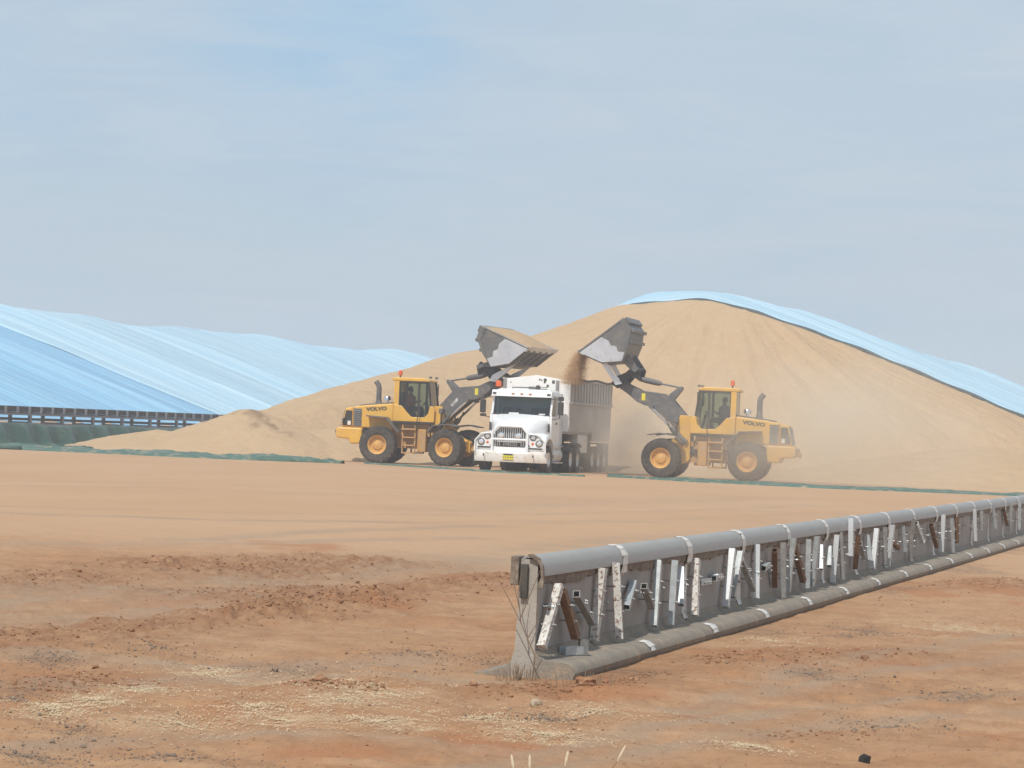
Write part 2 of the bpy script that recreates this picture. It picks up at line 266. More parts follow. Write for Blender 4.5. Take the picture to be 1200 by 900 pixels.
TRACKS=[([(-11.05, 20.09), (-10.76, 21.04), (-10.44, 22.07), (-10.09, 23.56), (-10.01, 26.27), (-9.86, 29.13), (-9.53, 32.5), (-9.29, 38.83), (-8.99, 46.54), (-8.76, 59.05)], 1.3), ([(-9.69, 17.62), (-9.39, 18.38), (-9.2, 19.77), (-9.2, 21.69), (-9.33, 23.81), (-9.33, 25.7)], 0.8), ([(-8.59, 15.65), (-7.79, 15.99), (-6.89, 15.88), (-6.33, 16.69), (-5.71, 17.49)], 0.35), ([(-16.11, 48.99), (-15.55, 59.81), (-14.08, 72.68)], 1.2), ([(-28.02, 50.7), (-25.26, 57.72), (-19.7, 59.85), (-14.05, 62.01), (-10.78, 66.8)], 0.5), ([(-26.55, 48.04), (-23.53, 53.77), (-18.34, 55.73), (-12.92, 57.06), (-9.75, 60.45)], 0.5), ([(-21.38, 38.71), (-17.47, 41.73), (-14.73, 45.78), (-12.94, 53.96), (-11.78, 66.41)], 0.4), ([(-20.02, 36.27), (-16.19, 38.67), (-13.58, 42.21), (-11.67, 48.69), (-10.53, 59.4)], 0.4), ([(-13.86, 29.23), (-13.54, 37.21), (-12.05, 46.37), (-10.12, 52.33)], 0.35), ([(-15.01, 27.23), (-12.92, 32.31), (-11.5, 37.41)], 0.35), ([(-3.43, 12.42), (-3.13, 14.04), (-2.49, 15.73), (-1.39, 17.28)], 0.16), ([(-3.71, 12.23), (-3.44, 14.58), (-2.66, 16.76), (-1.5, 18.64)], 0.16), ([(-3.49, 15.62), (-2.97, 18.72), (-1.82, 22.49)], 0.16), ([(-3.47, 17.55), (-2.99, 20.88), (-2.05, 25.2)], 0.16), ([(-6.0, 11.37), (-5.45, 12.59), (-4.63, 13.11), (-3.69, 13.03)], 0.16), ([(-7.21, 13.64), (-6.58, 14.91), (-5.86, 16.21), (-4.83, 16.39)], 0.18)]
# ================================================================== GROUND
def uv_of(x, y): return x*cos(YAW)+y*sin(YAW), -x*sin(YAW)+y*cos(YAW)
def seg_dist(x, y, poly):
    d = np.full(x.shape, 1e9)
    for (ax, ay), (bx, by) in zip(poly[:-1], poly[1:]):
        vx, vy = bx-ax, by-ay; t = np.clip(((x-ax)*vx+(y-ay)*vy)/(vx*vx+vy*vy+1e-9), 0, 1)
        d = np.minimum(d, np.hypot(x-ax-t*vx, y-ay-t*vy))
    return d
def patch_mask(u, v, L, seed):
    m = np.zeros(u.shape)
    for k, (cu, cv, ru, rv) in enumerate(L):
        m = np.maximum(m, np.clip(1.35-np.hypot((u-cu)/ru, (v-cv)/rv), 0, 1))
    n = fbm(u*2.2, v*1.3, 4, seed); return np.clip(m*1.1+(n-.5)*3.2-.30, 0, .9)*(m > 0)
def ground_z(x, y):
    x = np.asarray(x, float); y = np.asarray(y, float); u, v = uv_of(x, y)
    near = 1-smoothstep(26, 42, v)
    z = (fbm(u*.5, v*.35, 3, 3)-.5)*.10*(.25+.75*near)+(fbm(u*2.6, v*2.0, 4, 9)-.5)*.085*near*(.5+fbm(u*.6, v*.4, 2, 21))
    z = z+(fbm(u*9, v*7, 4, 31, .65)-.5)*.036*near*(.3+1.2*fbm(u*.7, v*.5, 2, 88))
    for poly, w, h in RIDGES:
        d = seg_dist(x, y, poly)
        r = np.exp(-(d/w)**2); z = z+r*h*.34*(.05+1.15*fbm(u*5, v*3.5, 4, 55)**1.5*2.0)
        z = z+r*(fbm(u*14, v*11, 3, 77)-.45)*h*.55
    for poly, w in TRACKS:
        d = seg_dist(x, y, poly); z = z-.035*np.exp(-(d/w)**2)*(w > .5)
    keep = np.minimum(smoothstep(.45, 1.2, np.abs(x+4.75)), 1)
    foot = (y > 16.4) & (y < 132)
    z = np.where(foot, z*(.25+.75*keep), z)
    return np.maximum(z, -.2)*(1-smoothstep(60, 80, v))
def soil_material():
    m = bpy.data.materials.new('soil'); m.use_nodes = True; nt = m.node_tree; b = nt.nodes['Principled BSDF']; l = nt.links.new
    b.inputs['Roughness'].default_value = .95; b.inputs['Specular IOR Level'].default_value = .15
    tc = N(nt, 'ShaderNodeTexCoord'); mp = N(nt, 'ShaderNodeMapping'); mp.inputs['Rotation'].default_value = (0, 0, -YAW); mp.inputs['Scale'].default_value = (1, .55, 1)
    l(tc.outputs['Object'], mp.inputs[0]); P = mp.outputs[0]
    def noise(s, d=6, r=.6, src=P):
        n = N(nt, 'ShaderNodeTexNoise'); n.inputs['Scale'].default_value = s; n.inputs['Detail'].default_value = d; n.inputs['Roughness'].default_value = r; l(src, n.inputs['Vector']); return n.outputs['Fac']
    def rng(src, a, c, lo=0, hi=1):
        n = N(nt, 'ShaderNodeMapRange'); n.inputs[1].default_value = a; n.inputs[2].default_value = c; n.inputs[3].default_value = lo; n.inputs[4].default_value = hi; l(src, n.inputs[0]); return n.outputs[0]
    def mixc(f, A, B):
        n = N(nt, 'ShaderNodeMix', data_type='RGBA'); l(f, n.inputs[0])
        for i, c in ((6, A), (7, B)):
            if isinstance(c, tuple): n.inputs[i].default_value = (*c, 1)
            else: l(c, n.inputs[i])
        return n.outputs[2]
    def mul(A, B):
        n = N(nt, 'ShaderNodeMath', operation='MULTIPLY')
        for i, c in ((0, A), (1, B)):
            if isinstance(c, (int, float)): n.inputs[i].default_value = c
            else: l(c, n.inputs[i])
        return n.outputs[0]
    def att(k):
        n = N(nt, 'ShaderNodeAttribute'); n.attribute_name = k; return n.outputs['Fac']
    near = mixc(rng(noise(.55), .35, .65), (.43, .225, .112), (.46, .285, .162))
    near = mixc(rng(noise(3.2, 7, .7), .42, .72), near, (.31, .16, .083))
    mp2 = N(nt, 'ShaderNodeMapping'); mp2.inputs['Rotation'].default_value = (0, 0, -YAW+.12); mp2.inputs['Scale'].default_value = (.22, 1.9, 1); l(tc.outputs['Object'], mp2.inputs[0])
    near = mixc(rng(noise(1.4, 8, .7, mp2.outputs[0]), .48, .74, 0, .7), near, (.33, .16, .08))
    near = mixc(rng(noise(.9, 8, .7, mp2.outputs[0]), .52, .72, 0, .7), near, (.54, .36, .225))
    far = mixc(rng(noise(.22, 5), .35, .65), (.55, .36, .222), (.515, .318, .185))
    far = mixc(rng(noise(2.2, 7, .7), .5, .75), far, (.50, .31, .18))
    far = mixc(rng(noise(.35, 7, .65, mp2.outputs[0]), .50, .70, 0, .4), far, (.52, .315, .18))
    c = mixc(att('pale'), near, far)
    c = mixc(att('red'), c, (.40, .165, .072))
    c = mixc(mul(att('track'), rng(noise(1.5, 6), .25, .6)), c, (.36, .265, .185))
    c = mixc(mul(att('ridge'), rng(noise(7, 6, .7), .3, .6)), c, (.26, .125, .062))
    c = mixc(mul(att('straw'), rng(noise(13, 9, .85), .44, .66)), c, (.62, .49, .32))
    c = mixc(mul(att('coal'), rng(noise(11, 9, .85), .42, .62)), c, (.15, .115, .088))
    grit = rng(noise(34, 9, .9), .35, .68); c = mixc(mul(grit, .42), c, (.24, .125, .065))
    grit2 = rng(noise(19, 10, .95), .50, .72); c = mixc(mul(grit2, .40), c, (.62, .42, .27))
    spk = rng(noise(60, 3, .6), .66, .74, 0, .65); c = mixc(spk, c, (.14, .09, .06))
    spk2 = rng(noise(47, 3, .6), .69, .76, 0, .55); c = mixc(spk2, c, (.58, .45, .30))
    l(c, b.inputs['Base Color'])
    bp = N(nt, 'ShaderNodeBump'); bp.inputs['Strength'].default_value = .45; bp.inputs['Distance'].default_value = .03; l(noise(22, 10, .8), bp.inputs['Height']); l(bp.outputs[0], b.inputs['Normal'])
    return m
SOIL = soil_material()
nv, nu = 760, 820
vv = np.geomspace(9.5, 150, nv); ss = np.linspace(-.34, .34, nu)
Vg, Sg = np.meshgrid(vv, ss, indexing='ij'); Ug = Vg*Sg
Xg = Ug*cos(YAW)-Vg*sin(YAW); Yg = Ug*sin(YAW)+Vg*cos(YAW)
Zg = ground_z(Xg, Yg)
ridge = np.zeros(Xg.shape)
for poly, w, h in RIDGES: ridge = np.maximum(ridge, np.exp(-(seg_dist(Xg, Yg, poly)/(w*1.2))**2)*min(1, h/.09))
track = np.zeros(Xg.shape)
for poly, w in TRACKS: track = np.maximum(track, np.exp(-(seg_dist(Xg, Yg, poly)/w)**2))
track = track*(.35+.9*fbm(Ug*.25, Vg*.8, 3, 5))
pale = np.clip(smoothstep(23, 40, Vg+8*(fbm(Ug*.25, Vg*.2, 3, 44)-.5)), 0, 1)
attrs = dict(pale=pale, ridge=ridge, track=np.clip(track*1.1, 0, .8)*np.where(Vg > 44, .55, 1), straw=patch_mask(Ug, Vg, STRAW, 61), coal=patch_mask(Ug, Vg, COAL, 62), red=.75*patch_mask(Ug, Vg, RED, 63))
gnd = tag(grid_obj('ground', np.stack([Xg, Yg, Zg], -1), SOIL, attrs=attrs), kind='structure')
MB().box(-3000, 3000, -200, 5000, -1.6, -.40).build('terrain', mat('plain_soil', (.55, .36, .22), .95, var=(.51, .32, .19), scale=.05))
tag(bpy.data.objects['terrain'], kind='structure')

def scatter(name, m, n, make, label):
    mb = MB()
    for i in range(n): make(mb)
    o = mb.build(name, m, fix=False); return tag(o, kind='stuff')
def rand_on(poly):
    i = random.randrange(len(poly)-1); t = random.random(); (ax, ay), (bx, by) = poly[i], poly[i+1]; return ax+(bx-ax)*t, ay+(by-ay)*t
OCT = [(1, 0, 0), (-1, 0, 0), (0, 1, 0), (0, -1, 0), (0, 0, 1), (0, 0, -1)]; OCTF = [(0, 2, 4), (2, 1, 4), (1, 3, 4), (3, 0, 4), (2, 0, 5), (1, 2, 5), (3, 1, 5), (0, 3, 5)]
ICO = bmesh.new(); bmesh.ops.create_icosphere(ICO, subdivisions=1, radius=1); ICOV = [tuple(v.co) for v in ICO.verts]; ICOF = [tuple(v.index for v in f.verts) for f in ICO.faces]; ICO.free()
def lump(mb, x, y, r, flat=.7, base=ICOV, faces=ICOF):
    z = float(ground_z(x, y)); E_ = Euler((random.random()*6, random.random()*6, random.random()*6)).to_matrix()
    vs = []
    for p in base:
        q = E_ @ Vector(p)*r*(.65+.6*random.random()); vs.append((x+q.x, y+q.y, z+q.z*flat+r*.25))
    mb.add(vs, faces)
def clod(mb):
    poly, w, h = random.choices(RIDGES, weights=[3, 4, 3, 2, 1.2, 1.5, 3, 1.5, .8, 1.5, 1.2, 1, .6])[0]
    x, y = rand_on(poly); x += random.gauss(0, w*.55); y += random.gauss(0, w*.55)
    if abs(x+4.75) < .5 and y > 16.4: return
    lump(mb, x, y, min(.045, random.lognormvariate(-4.95, .5))*(1 if h > .05 else .6))
scatter('dirt_clods', M['clod'], 7000, clod, '')
def loose(mb):
    v = random.uniform(12, 30); u = random.uniform(-.22, .22)*v; x = u*cos(YAW)-v*sin(YAW); y = u*sin(YAW)+v*cos(YAW)
    if abs(x+4.75) < .5 and y > 16.4: return
    lump(mb, x, y, random.lognormvariate(-5.5, .5), .6, OCT, OCTF)
scatter('soil_crumbs', M['clod'], 5000, loose, '')
def in_patch(L):
    cu, cv, ru, rv = random.choice(L); an = random.random()*6.283; r = abs(random.gauss(0, 1.0)); u = cu+ru*r*cos(an); v = cv+rv*r*sin(an)
    return u*cos(YAW)-v*sin(YAW), u*sin(YAW)+v*cos(YAW)
def straw(mb):
    x, y = in_patch(STRAW)
    if abs(x+4.75) < .45 and y > 16.4: return
    z = float(ground_z(x, y))+.006; an = random.random()*pi; l_ = random.uniform(.004, .020); w = random.uniform(.002, .004); t = random.uniform(-.25, .35)
    c, s = cos(an)*l_, sin(an)*l_; mb.add([(x-c-s*w/l_, y-s+c*w/l_, z), (x-c+s*w/l_, y-s-c*w/l_, z), (x+c, y+s, z+l_*t+.004)], [(0, 1, 2)])
scatter('straw_litter', M['strawm'], 12000, straw, '')
def coalbit(mb):
    x, y = in_patch(COAL)
    if abs(x+4.75) < .5 and y > 16.4: return
    lump(mb, x, y, random.lognormvariate(-5.45, .5), .7, OCT, OCTF)
scatter('gravel', M['coalm'], 8000, coalbit, '')

# ================================================================== GRAIN PILE (open end) and tarpaulins
RX, PY, PH = -28.0, 131.0, 8.62           # ridge X, Y of the open crest, height
TRX, TPH = -30.0, 9.12                    # ridge of the covered part behind
def tarp_z(x, y, t=None):
    dx = np.where(x < -32.8, (x+32.8)*1.4, np.where(x > -29.6, x+29.6, 0.0)); w = 1.2; z = TPH-.0055*np.maximum(0, y-140)-(.375+.012*(x > -29.6))*(np.sqrt(dx*dx+w*w)-w)
    z = z+.06*np.sin(y*.24+1.2)+.16*np.sin(y*.085+.3)*np.exp(-(dx/9)**2)
    t = np.maximum(0, y-131.5) if t is None else t
    return z-.80*np.exp(-((x+34.0)/5.0)**2)*np.exp(-(t/3.2)**2)-.25*np.exp(-((x+28)/5.0)**2)*np.exp(-(t/3.0)**2)
def pile_z(x, y):
    dx = x-np.clip(x, -29.5, -27.8); fy = np.maximum(0, PY-y)*(1.36-.68*smoothstep(29, 43, -x))
    r = np.sqrt(dx**2+fy**2+1.7**2)-1.7
    z = PH-.41*r+.62*smoothstep(36.5, 41.5, -x)+.15*smoothstep(-30, -27, x)*np.exp(-(r/3)**2)
    an = np.arctan2(fy, x-RX)                                      # avalanche chutes running down the cone
    ch = (fbm(an*7, r*.05, 4, 12, .6)-.5)*(.7-.35*smoothstep(-27, -20, x))*smoothstep(.5, 5, r)
    ch = ch+(fbm(an*26, r*.04, 3, 14, .6)-.5)*.11*smoothstep(1, 6, r)-.045*np.abs(fbm(an*11, r*.1, 3, 19)-.5)*smoothstep(2, 6, r)*4
    z = z+ch+(fbm(x*.16, y*.16, 3, 8)-.5)*.7*smoothstep(2, 9, r)*smoothstep(0, 3, fy+.5)
    def cone(cx, cy, h, k=.45, w=1.0): return h-k*(np.sqrt((x-cx)**2+(y-cy)**2+w*w)-w)
    n2 = (fbm(x*.5, y*.5, 4, 71)-.5)*.45
    z = np.maximum(z, cone(-42.4, 104.6, 1.85, .40, .7)+n2*.6)
    z = np.maximum(z, cone(-46.0, 103.6, .85, .24)+n2*.5)
    z = np.maximum(z, cone(-39.6, 107.0, 1.25, .30)+n2*.5)
    z = np.maximum(z, cone(-47.2, 107.0, .78, .33)+n2*.4)
    z = np.maximum(z, cone(-44.0, 113.0, 2.05, .34, 1.5)+n2*.5)
    z = np.maximum(z, cone(-12.5, 112.0, 1.6, .2, 2.0)+n2*.6)
    z = np.maximum(z, cone(-36.5, 110.5, 1.0, .26)+n2*.5)
    z = np.maximum(z, .30*smoothstep(100, 109, y+3*(fbm(x*.2, y*.2, 3, 4)-.5))-.10+n2*.35*smoothstep(98, 106, y))   # thin spilled apron
    z = np.maximum(z, tarp_z(x, PY+.3)-.14+ch*.1-.52*np.maximum(0, PY-.5-y))
    z = np.where(y > PY-7, np.minimum(z, tarp_z(x, PY+.2)-.10), z)
    z = z+(fbm(x*1.7, y*1.7, 4, 18, .7)-.5)*.15*smoothstep(96, 106, y)
    return z
def grain_material():
    m = bpy.data.materials.new('grain'); m.use_nodes = True; nt = m.node_tree; b = nt.nodes['Principled BSDF']; l = nt.links.new
    b.inputs['Roughness'].default_value = .95; b.inputs['Specular IOR Level'].default_value = .1
    tc = N(nt, 'ShaderNodeTexCoord'); prev = None
    for s, a_, c_, colr in ((.22, .4, .65, (.53, .375, .235)), (1.6, .45, .75, (.455, .31, .185)), (14, .5, .75, (.53, .385, .25))):
        n = N(nt, 'ShaderNodeTexNoise'); n.inputs['Scale'].default_value = s; n.inputs['Detail'].default_value = 7; n.inputs['Roughness'].default_value = .62; l(tc.outputs['Object'], n.inputs['Vector'])
        r = N(nt, 'ShaderNodeMapRange'); r.inputs[1].default_value = a_; r.inputs[2].default_value = c_; r.inputs[4].default_value = .6; l(n.outputs['Fac'], r.inputs[0])
        x = N(nt, 'ShaderNodeMix', data_type='RGBA'); x.inputs[7].default_value = (*colr, 1); l(r.outputs[0], x.inputs[0])
        if prev: l(prev, x.inputs[6])
        else: x.inputs[6].default_value = (.49, .34, .205, 1)
        prev = x.outputs[2]
    at = N(nt, 'ShaderNodeAttribute'); at.attribute_name = 'husk'
    x = N(nt, 'ShaderNodeMix', data_type='RGBA'); x.inputs[7].default_value = (.22, .14, .085, 1); l(at.outputs['Fac'], x.inputs[0]); l(prev, x.inputs[6]); prev = x.outputs[2]
    l(prev, b.inputs['Base Color'])
    n = N(nt, 'ShaderNodeTexNoise'); n.inputs['Scale'].default_value = 5; n.inputs['Detail'].default_value = 8; n.inputs['Roughness'].default_value = .7; l(tc.outputs['Object'], n.inputs['Vector'])
    bp = N(nt, 'ShaderNodeBump'); bp.inputs['Strength'].default_value = .6; bp.inputs['Distance'].default_value = .14; l(n.outputs['Fac'], bp.inputs['Height']); l(bp.outputs[0], b.inputs['Normal'])
    return m
GRAIN = grain_material()
gx = np.linspace(-50.2, -4.95, 520); gy = np.linspace(92, 140, 480)
GX, GY = np.meshgrid(gx, gy); GZ = pile_z(GX, GY)
GZ = np.where(GY > PY-1.5, np.minimum(GZ, tarp_z(GX, GY)-.15), GZ)
husk = np.exp(-(seg_dist(GX, GY, [(-42.3, 104.3), (-41.0, 103.5), (-40.0, 103.0)])/.33)**2)*smoothstep(.35, .6, fbm(GX*2.5, GY*1.6, 4, 90))+.8*np.exp(-(seg_dist(GX, GY, [(-42.7, 103.9), (-41.3, 102.7)])/.25)**2)*smoothstep(.4, .65, fbm(GX*2.5, GY*1.6, 4, 91))
pile = grid_obj('grain_pile', np.stack([GX, GY, GZ], -1), GRAIN, attrs=dict(husk=np.clip(husk, 0, 1)*.8))
tag(pile, 'huge open-ended heap of tan grain rising behind the truck and both loaders', 'grain pile')

def tarp_material(name, base, light, dark, yscale=.55):
    m = bpy.data.materials.new(name); m.use_nodes = True; nt = m.node_tree; b = nt.nodes['Principled BSDF']; l = nt.links.new
    b.inputs['Roughness'].default_value = .42; b.inputs['Specular IOR Level'].default_value = .5
    tc = N(nt, 'ShaderNodeTexCoord'); mp = N(nt, 'ShaderNodeMapping'); mp.inputs['Scale'].default_value = (.035, yscale, .02); l(tc.outputs['Object'], mp.inputs[0])
    n = N(nt, 'ShaderNodeTexNoise'); n.inputs['Scale'].default_value = 1; n.inputs['Detail'].default_value = 8; n.inputs['Roughness'].default_value = .68; l(mp.outputs[0], n.inputs['Vector'])
    r = N(nt, 'ShaderNodeValToRGB'); e = r.color_ramp.elements; e[0].position = .30; e[0].color = (*dark, 1); e[1].position = .72; e[1].color = (*light, 1); k = e.new(.5); k.color = (*base, 1)
    l(n.outputs['Fac'], r.inputs[0])
    sx = N(nt, 'ShaderNodeSeparateXYZ'); l(tc.outputs['Object'], sx.inputs[0]); dv = N(nt, 'ShaderNodeMath', operation='DIVIDE'); l(sx.outputs['Y'], dv.inputs[0]); dv.inputs[1].default_value = 9.1
    fl = N(nt, 'ShaderNodeMath', operation='FLOOR'); l(dv.outputs[0], fl.inputs[0]); fr = N(nt, 'ShaderNodeMath', operation='FRACT'); l(dv.outputs[0], fr.inputs[0])
    wn = N(nt, 'ShaderNodeTexWhiteNoise', noise_dimensions='1D'); l(fl.outputs[0], wn.inputs['W'])
    tone = N(nt, 'ShaderNodeMapRange'); tone.inputs[3].default_value = .90; tone.inputs[4].default_value = 1.06; l(wn.outputs['Value'], tone.inputs[0])
    sm = N(nt, 'ShaderNodeMath', operation='LESS_THAN'); l(fr.outputs[0], sm.inputs[0]); sm.inputs[1].default_value = .018
    sc_ = N(nt, 'ShaderNodeVectorMath', operation='SCALE'); l(r.outputs[0], sc_.inputs[0]); l(tone.outputs[0], sc_.inputs['Scale'])
    ms = N(nt, 'ShaderNodeMix', data_type='RGBA'); l(sm.outputs[0], ms.inputs[0]); l(sc_.outputs[0], ms.inputs[6]); ms.inputs[7].default_value = (*[c*.9 for c in dark], 1); l(ms.outputs[2], b.inputs['Base Color'])
    n2 = N(nt, 'ShaderNodeTexNoise'); n2.inputs['Scale'].default_value = 1.6; n2.inputs['Detail'].default_value = 6; n2.inputs['Roughness'].default_value = .6; l(mp.outputs[0], n2.inputs['Vector'])
    bp = N(nt, 'ShaderNodeBump'); bp.inputs['Strength'].default_value = .9; bp.inputs['Distance'].default_value = .35; l(n2.outputs['Fac'], bp.inputs['Height']); l(bp.outputs[0], b.inputs['Normal'])
    return m
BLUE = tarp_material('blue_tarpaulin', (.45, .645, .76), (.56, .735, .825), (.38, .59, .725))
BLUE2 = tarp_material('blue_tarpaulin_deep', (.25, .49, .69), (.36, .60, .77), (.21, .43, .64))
def thick(o, t):
    md = o.modifiers.new('thickness', 'SOLIDIFY'); md.thickness = t; md.offset = 0
# cover of the pile behind the open end: its front edge wanders
tx = np.linspace(-50.2, -5.0, 220)
def cut_y(x):
    d = x-RX
    k = np.where(d < 1, 1.0, np.maximum(.12, 1-.3*(d-1))); return 131.9+k*(.8*np.sin(d*.45)+.5*np.sin(d*1.1+1))+np.where(d < 0, -.12*d, 0)
ty = np.concatenate([np.linspace(0, 10, 40), np.linspace(10.5, 150, 260)])
TX, TT = np.meshgrid(tx, ty); TY = cut_y(TX)+TT
TZ = tarp_z(TX, TY, TT)+.05+(fbm(TX*.08, TY*.8, 4, 33)-.5)*.30*np.minimum(1, .2+TT/4)
TZ[0] -= .12; TZ[1] -= .03
cover = grid_obj('blue_tarpaulin', np.stack([TX, TY, TZ], -1), BLUE); thick(cover, .05)
tag(cover, 'pale blue tarpaulin covering the ridge and right slope of the big grain heap', 'tarpaulin')
mb = MB(); mb.tube([(x, y-.10, z-.10+.03*sin(x*2.3)) for x, y, z in zip(TX[0], TY[0], TZ[0])], .17, 6)
hem = mb.build('hem', M['hem'], cover, smooth=True)

# left stack: a long heap wholly under blue sheets
SX, SH = -84.0, 8.15
def stack_z(x, y):
    dx = x-SX; w = 3.0; z = SH-.36*(np.sqrt(dx*dx+w*w)-w)
    return z+.17*np.sin(y*.16+.6+.5*np.sin(y*.05))*np.exp(-(dx/10)**2)+.09*np.sin(y*.37)*np.exp(-(dx/8)**2)+(fbm(x*.05, y*.55, 5, 15, .6)-.5)*.42+.05*np.floor(y/9.1)%.1
def sheet(y0, y1, m, lift, label, n, skew):
    x = np.linspace(SX-14, SX+23, 90); t = np.linspace(0, 1, n); Xs, T_ = np.meshgrid(x, t); Ys = y0+(y1-y0)*T_+skew*(Xs-SX)*.04
    Zs = np.maximum(stack_z(Xs, Ys)+lift, .06+lift*.5)
    o = grid_obj('blue_tarpaulin', np.stack([Xs, Ys, Zs], -1), m); thick(o, .02); return tag(o, label, 'tarpaulin')
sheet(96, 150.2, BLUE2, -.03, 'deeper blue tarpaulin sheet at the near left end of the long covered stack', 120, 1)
sheet(149.9, 330, BLUE, .0, 'light blue tarpaulin over the long left stack, running back behind the grain heap', 340, 1)

# conveyor between the two stacks
cv = empty('conveyor', (-56, 122, 0), 0, 'long dark belt conveyor on steel legs in front of the left blue stack', 'conveyor')
Y0, Y1 = -26, 30
MB().box(-.45, .45, Y0, Y1, 1.41, 1.66).build('belt', M['belt'], cv, .04)
MB().box(-.40, .40, Y0, Y1, 1.02, 1.13).build('return_belt', M['belt'], cv)
for zz, hh in ((1.25, .10), (.83, .07)):
    for s in (-.5, .5): MB().box(s-.05, s+.05, Y0, Y1, zz, zz+hh).build('side_rail', M['conv'], cv)
y = Y0+.6
while y < 16: 
    mb = MB(); mb.prism([(.451, 1.351), (.56, 1.351), (.56, 1.60), (.49, 1.652), (.451, 1.652)], y-.04, y+.04, 'y'); mb.box(-.56, -.451, y-.04, y+.04, 1.351, 1.65); mb.box(-.56, .56, y-.03, y+.03, 1.352, 1.40); mb.build('idler_bracket', M['conv'], cv); y += 1.17
y = Y0+1.5
while y < 18:
    mb = MB()
    for s in (-.5, .5): mb.box(s-.06, s+.06, y-.09, y+.09, 0, 1.248)
    mb.box(-.439, .439, y-.06, y+.06, .40, .50); mb.box(-.439, .439, y-.06, y+.06, .90, .96); mb.build('leg', M['conv'], cv); y += 3.3
y = Y0+.4
while y < 15: MB().tube([(.50, y, .1), (.50, y+.05, .829)], .022, 5).build('upright', M['galv'], cv); y += .62
# ================================================================== LEFT BUNKER WALL UNDER GREEN SHEET
FOOT = [(.060, .19), (.080, .145), (.115, .125), (.24, .116), (.29, .108), (.322, .082), (.334, .05), (.322, .015), (.30, -.02), (.060, -.02)]
def stem_profile():
    return [(-.10, -.02), (-.10, .10), (-.078, .18), (-.066, .45), (-.056, .772), (.058, .772), (.0598, .185), (.0598, -.02)]
TOE = [(-.1002, -.02), (-.1002, .10), (-.14, .065), (-.22, .035), (-.34, .02), (-.36, -.02)]
CAPP = [(-.050, .775), (-.02, .797), (.03, .795), (.068, .772), (.092, .725), (.098, .665)]
bw = empty('bunker_wall', (-50.0, 88, 0), 0, 'low concrete bunker wall hidden under the draped dark green tarpaulin at far left', 'wall')
for k in range(14): MB().prism(stem_profile(), k*2.15, k*2.15+2.14, 'y').build('concrete_panel', M['conc'], bw)
ya = np.linspace(87, 119, 230); pr = np.linspace(0, 1, 44); YA, PR = np.meshgrid(ya, pr)
foldn = fbm(YA*.9, PR*.8, 4, 27); ph = YA*3.0+5*fbm(YA*.35, PR*0, 3, 41)
fold = (.5+.5*np.sin(ph))**1.6*.55+.45*foldn
lie = smoothstep(.62, 1.0, PR)
XA = -50.0+.25*PR+fold*PR*1.25+lie*(1.2+1.3*foldn)
ZA = (.93-.10*(.5+.5*np.sin(YA*.62+1.0))**3)*(1-smoothstep(.04, .80, PR))**.9+lie*.16*fbm(YA*2.2, PR*7, 3, 6)+.04
XA[0] = -50.2; ZA[0] = .9; ZA = np.where(XA < -49.93, np.maximum(ZA, .84), ZA); ZA[-1] = .0
gt = grid_obj('green_tarpaulin', np.stack([XA, YA, ZA], -1), M['green']); thick(gt, .02)
tag(gt, 'dark green tarpaulin hanging in folds over the low wall below the conveyor', 'tarpaulin')
# ground sheets: flat green strips half buried by grain along the foot of the heap
def ground_sheet(pts, w, label, seed, lift):
    n = 300; P = []
    seg = [0]
    for (a, b) in zip(pts[:-1], pts[1:]): seg.append(seg[-1]+math.dist(a, b))
    tt = np.linspace(0, seg[-1], n); cx = np.interp(tt, seg, [p[0] for p in pts]); cy = np.interp(tt, seg, [p[1] for p in pts])
    k = np.linspace(-1, 1, 26); T_, K = np.meshgrid(tt, k, indexing='ij')
    half = w*(.62+.7*fbm(T_*.22, T_*0, 3, seed))*np.minimum(1, np.minimum(T_, seg[-1]-T_)/3+.05)
    Xs = np.interp(T_, tt, cx)+(fbm(T_*.3, K*0+seed, 3, seed+5)-.5)*.8; Ys = np.interp(T_, tt, cy)+K*half+(fbm(T_*.8, K, 2, seed+9)-.5)*.5
    Zs = lift*(1-K**4)*(-.22+1.25*fbm(T_*.9, K*2.2, 4, seed+2))+.07*(fbm(T_*3, K*5, 3, seed+3)-.5)
    base = np.where(Ys > 86, np.maximum(pile_z(Xs, Ys), 0), 0)
    Zs = Zs+base*.75+.015
    Zs[:, 0] = -.03; Zs[:, -1] = base[:, -1]-.12
    o = grid_obj('ground_sheet', np.stack([Xs, Ys, Zs], -1), M['sheetgreen']); thick(o, .012); return tag(o, label, 'ground sheet', None)
# (positions surveyed along the toe of the heap)
ground_sheet([(-48.5, 93.5), (-43.5, 94), (-38.5, 94.2), (-34.8, 95.2)], 1.9, 'long dark green sheet lying rumpled along the ground at the left foot of the heap', 3, .30)
ground_sheet([(-34.5, 97.2), (-31, 94.6), (-28.3, 92.2), (-24.6, 91.6)], .5, 'narrow green sheet edge in the dust under the front of the truck', 14, .05)
ground_sheet([(-24.0, 93.4), (-19.5, 92.0), (-15, 92.0), (-10.6, 93.8), (-7.4, 96.4)], 1.3, 'green sheet strip lying on the ground in front of the right loader', 8, .13)

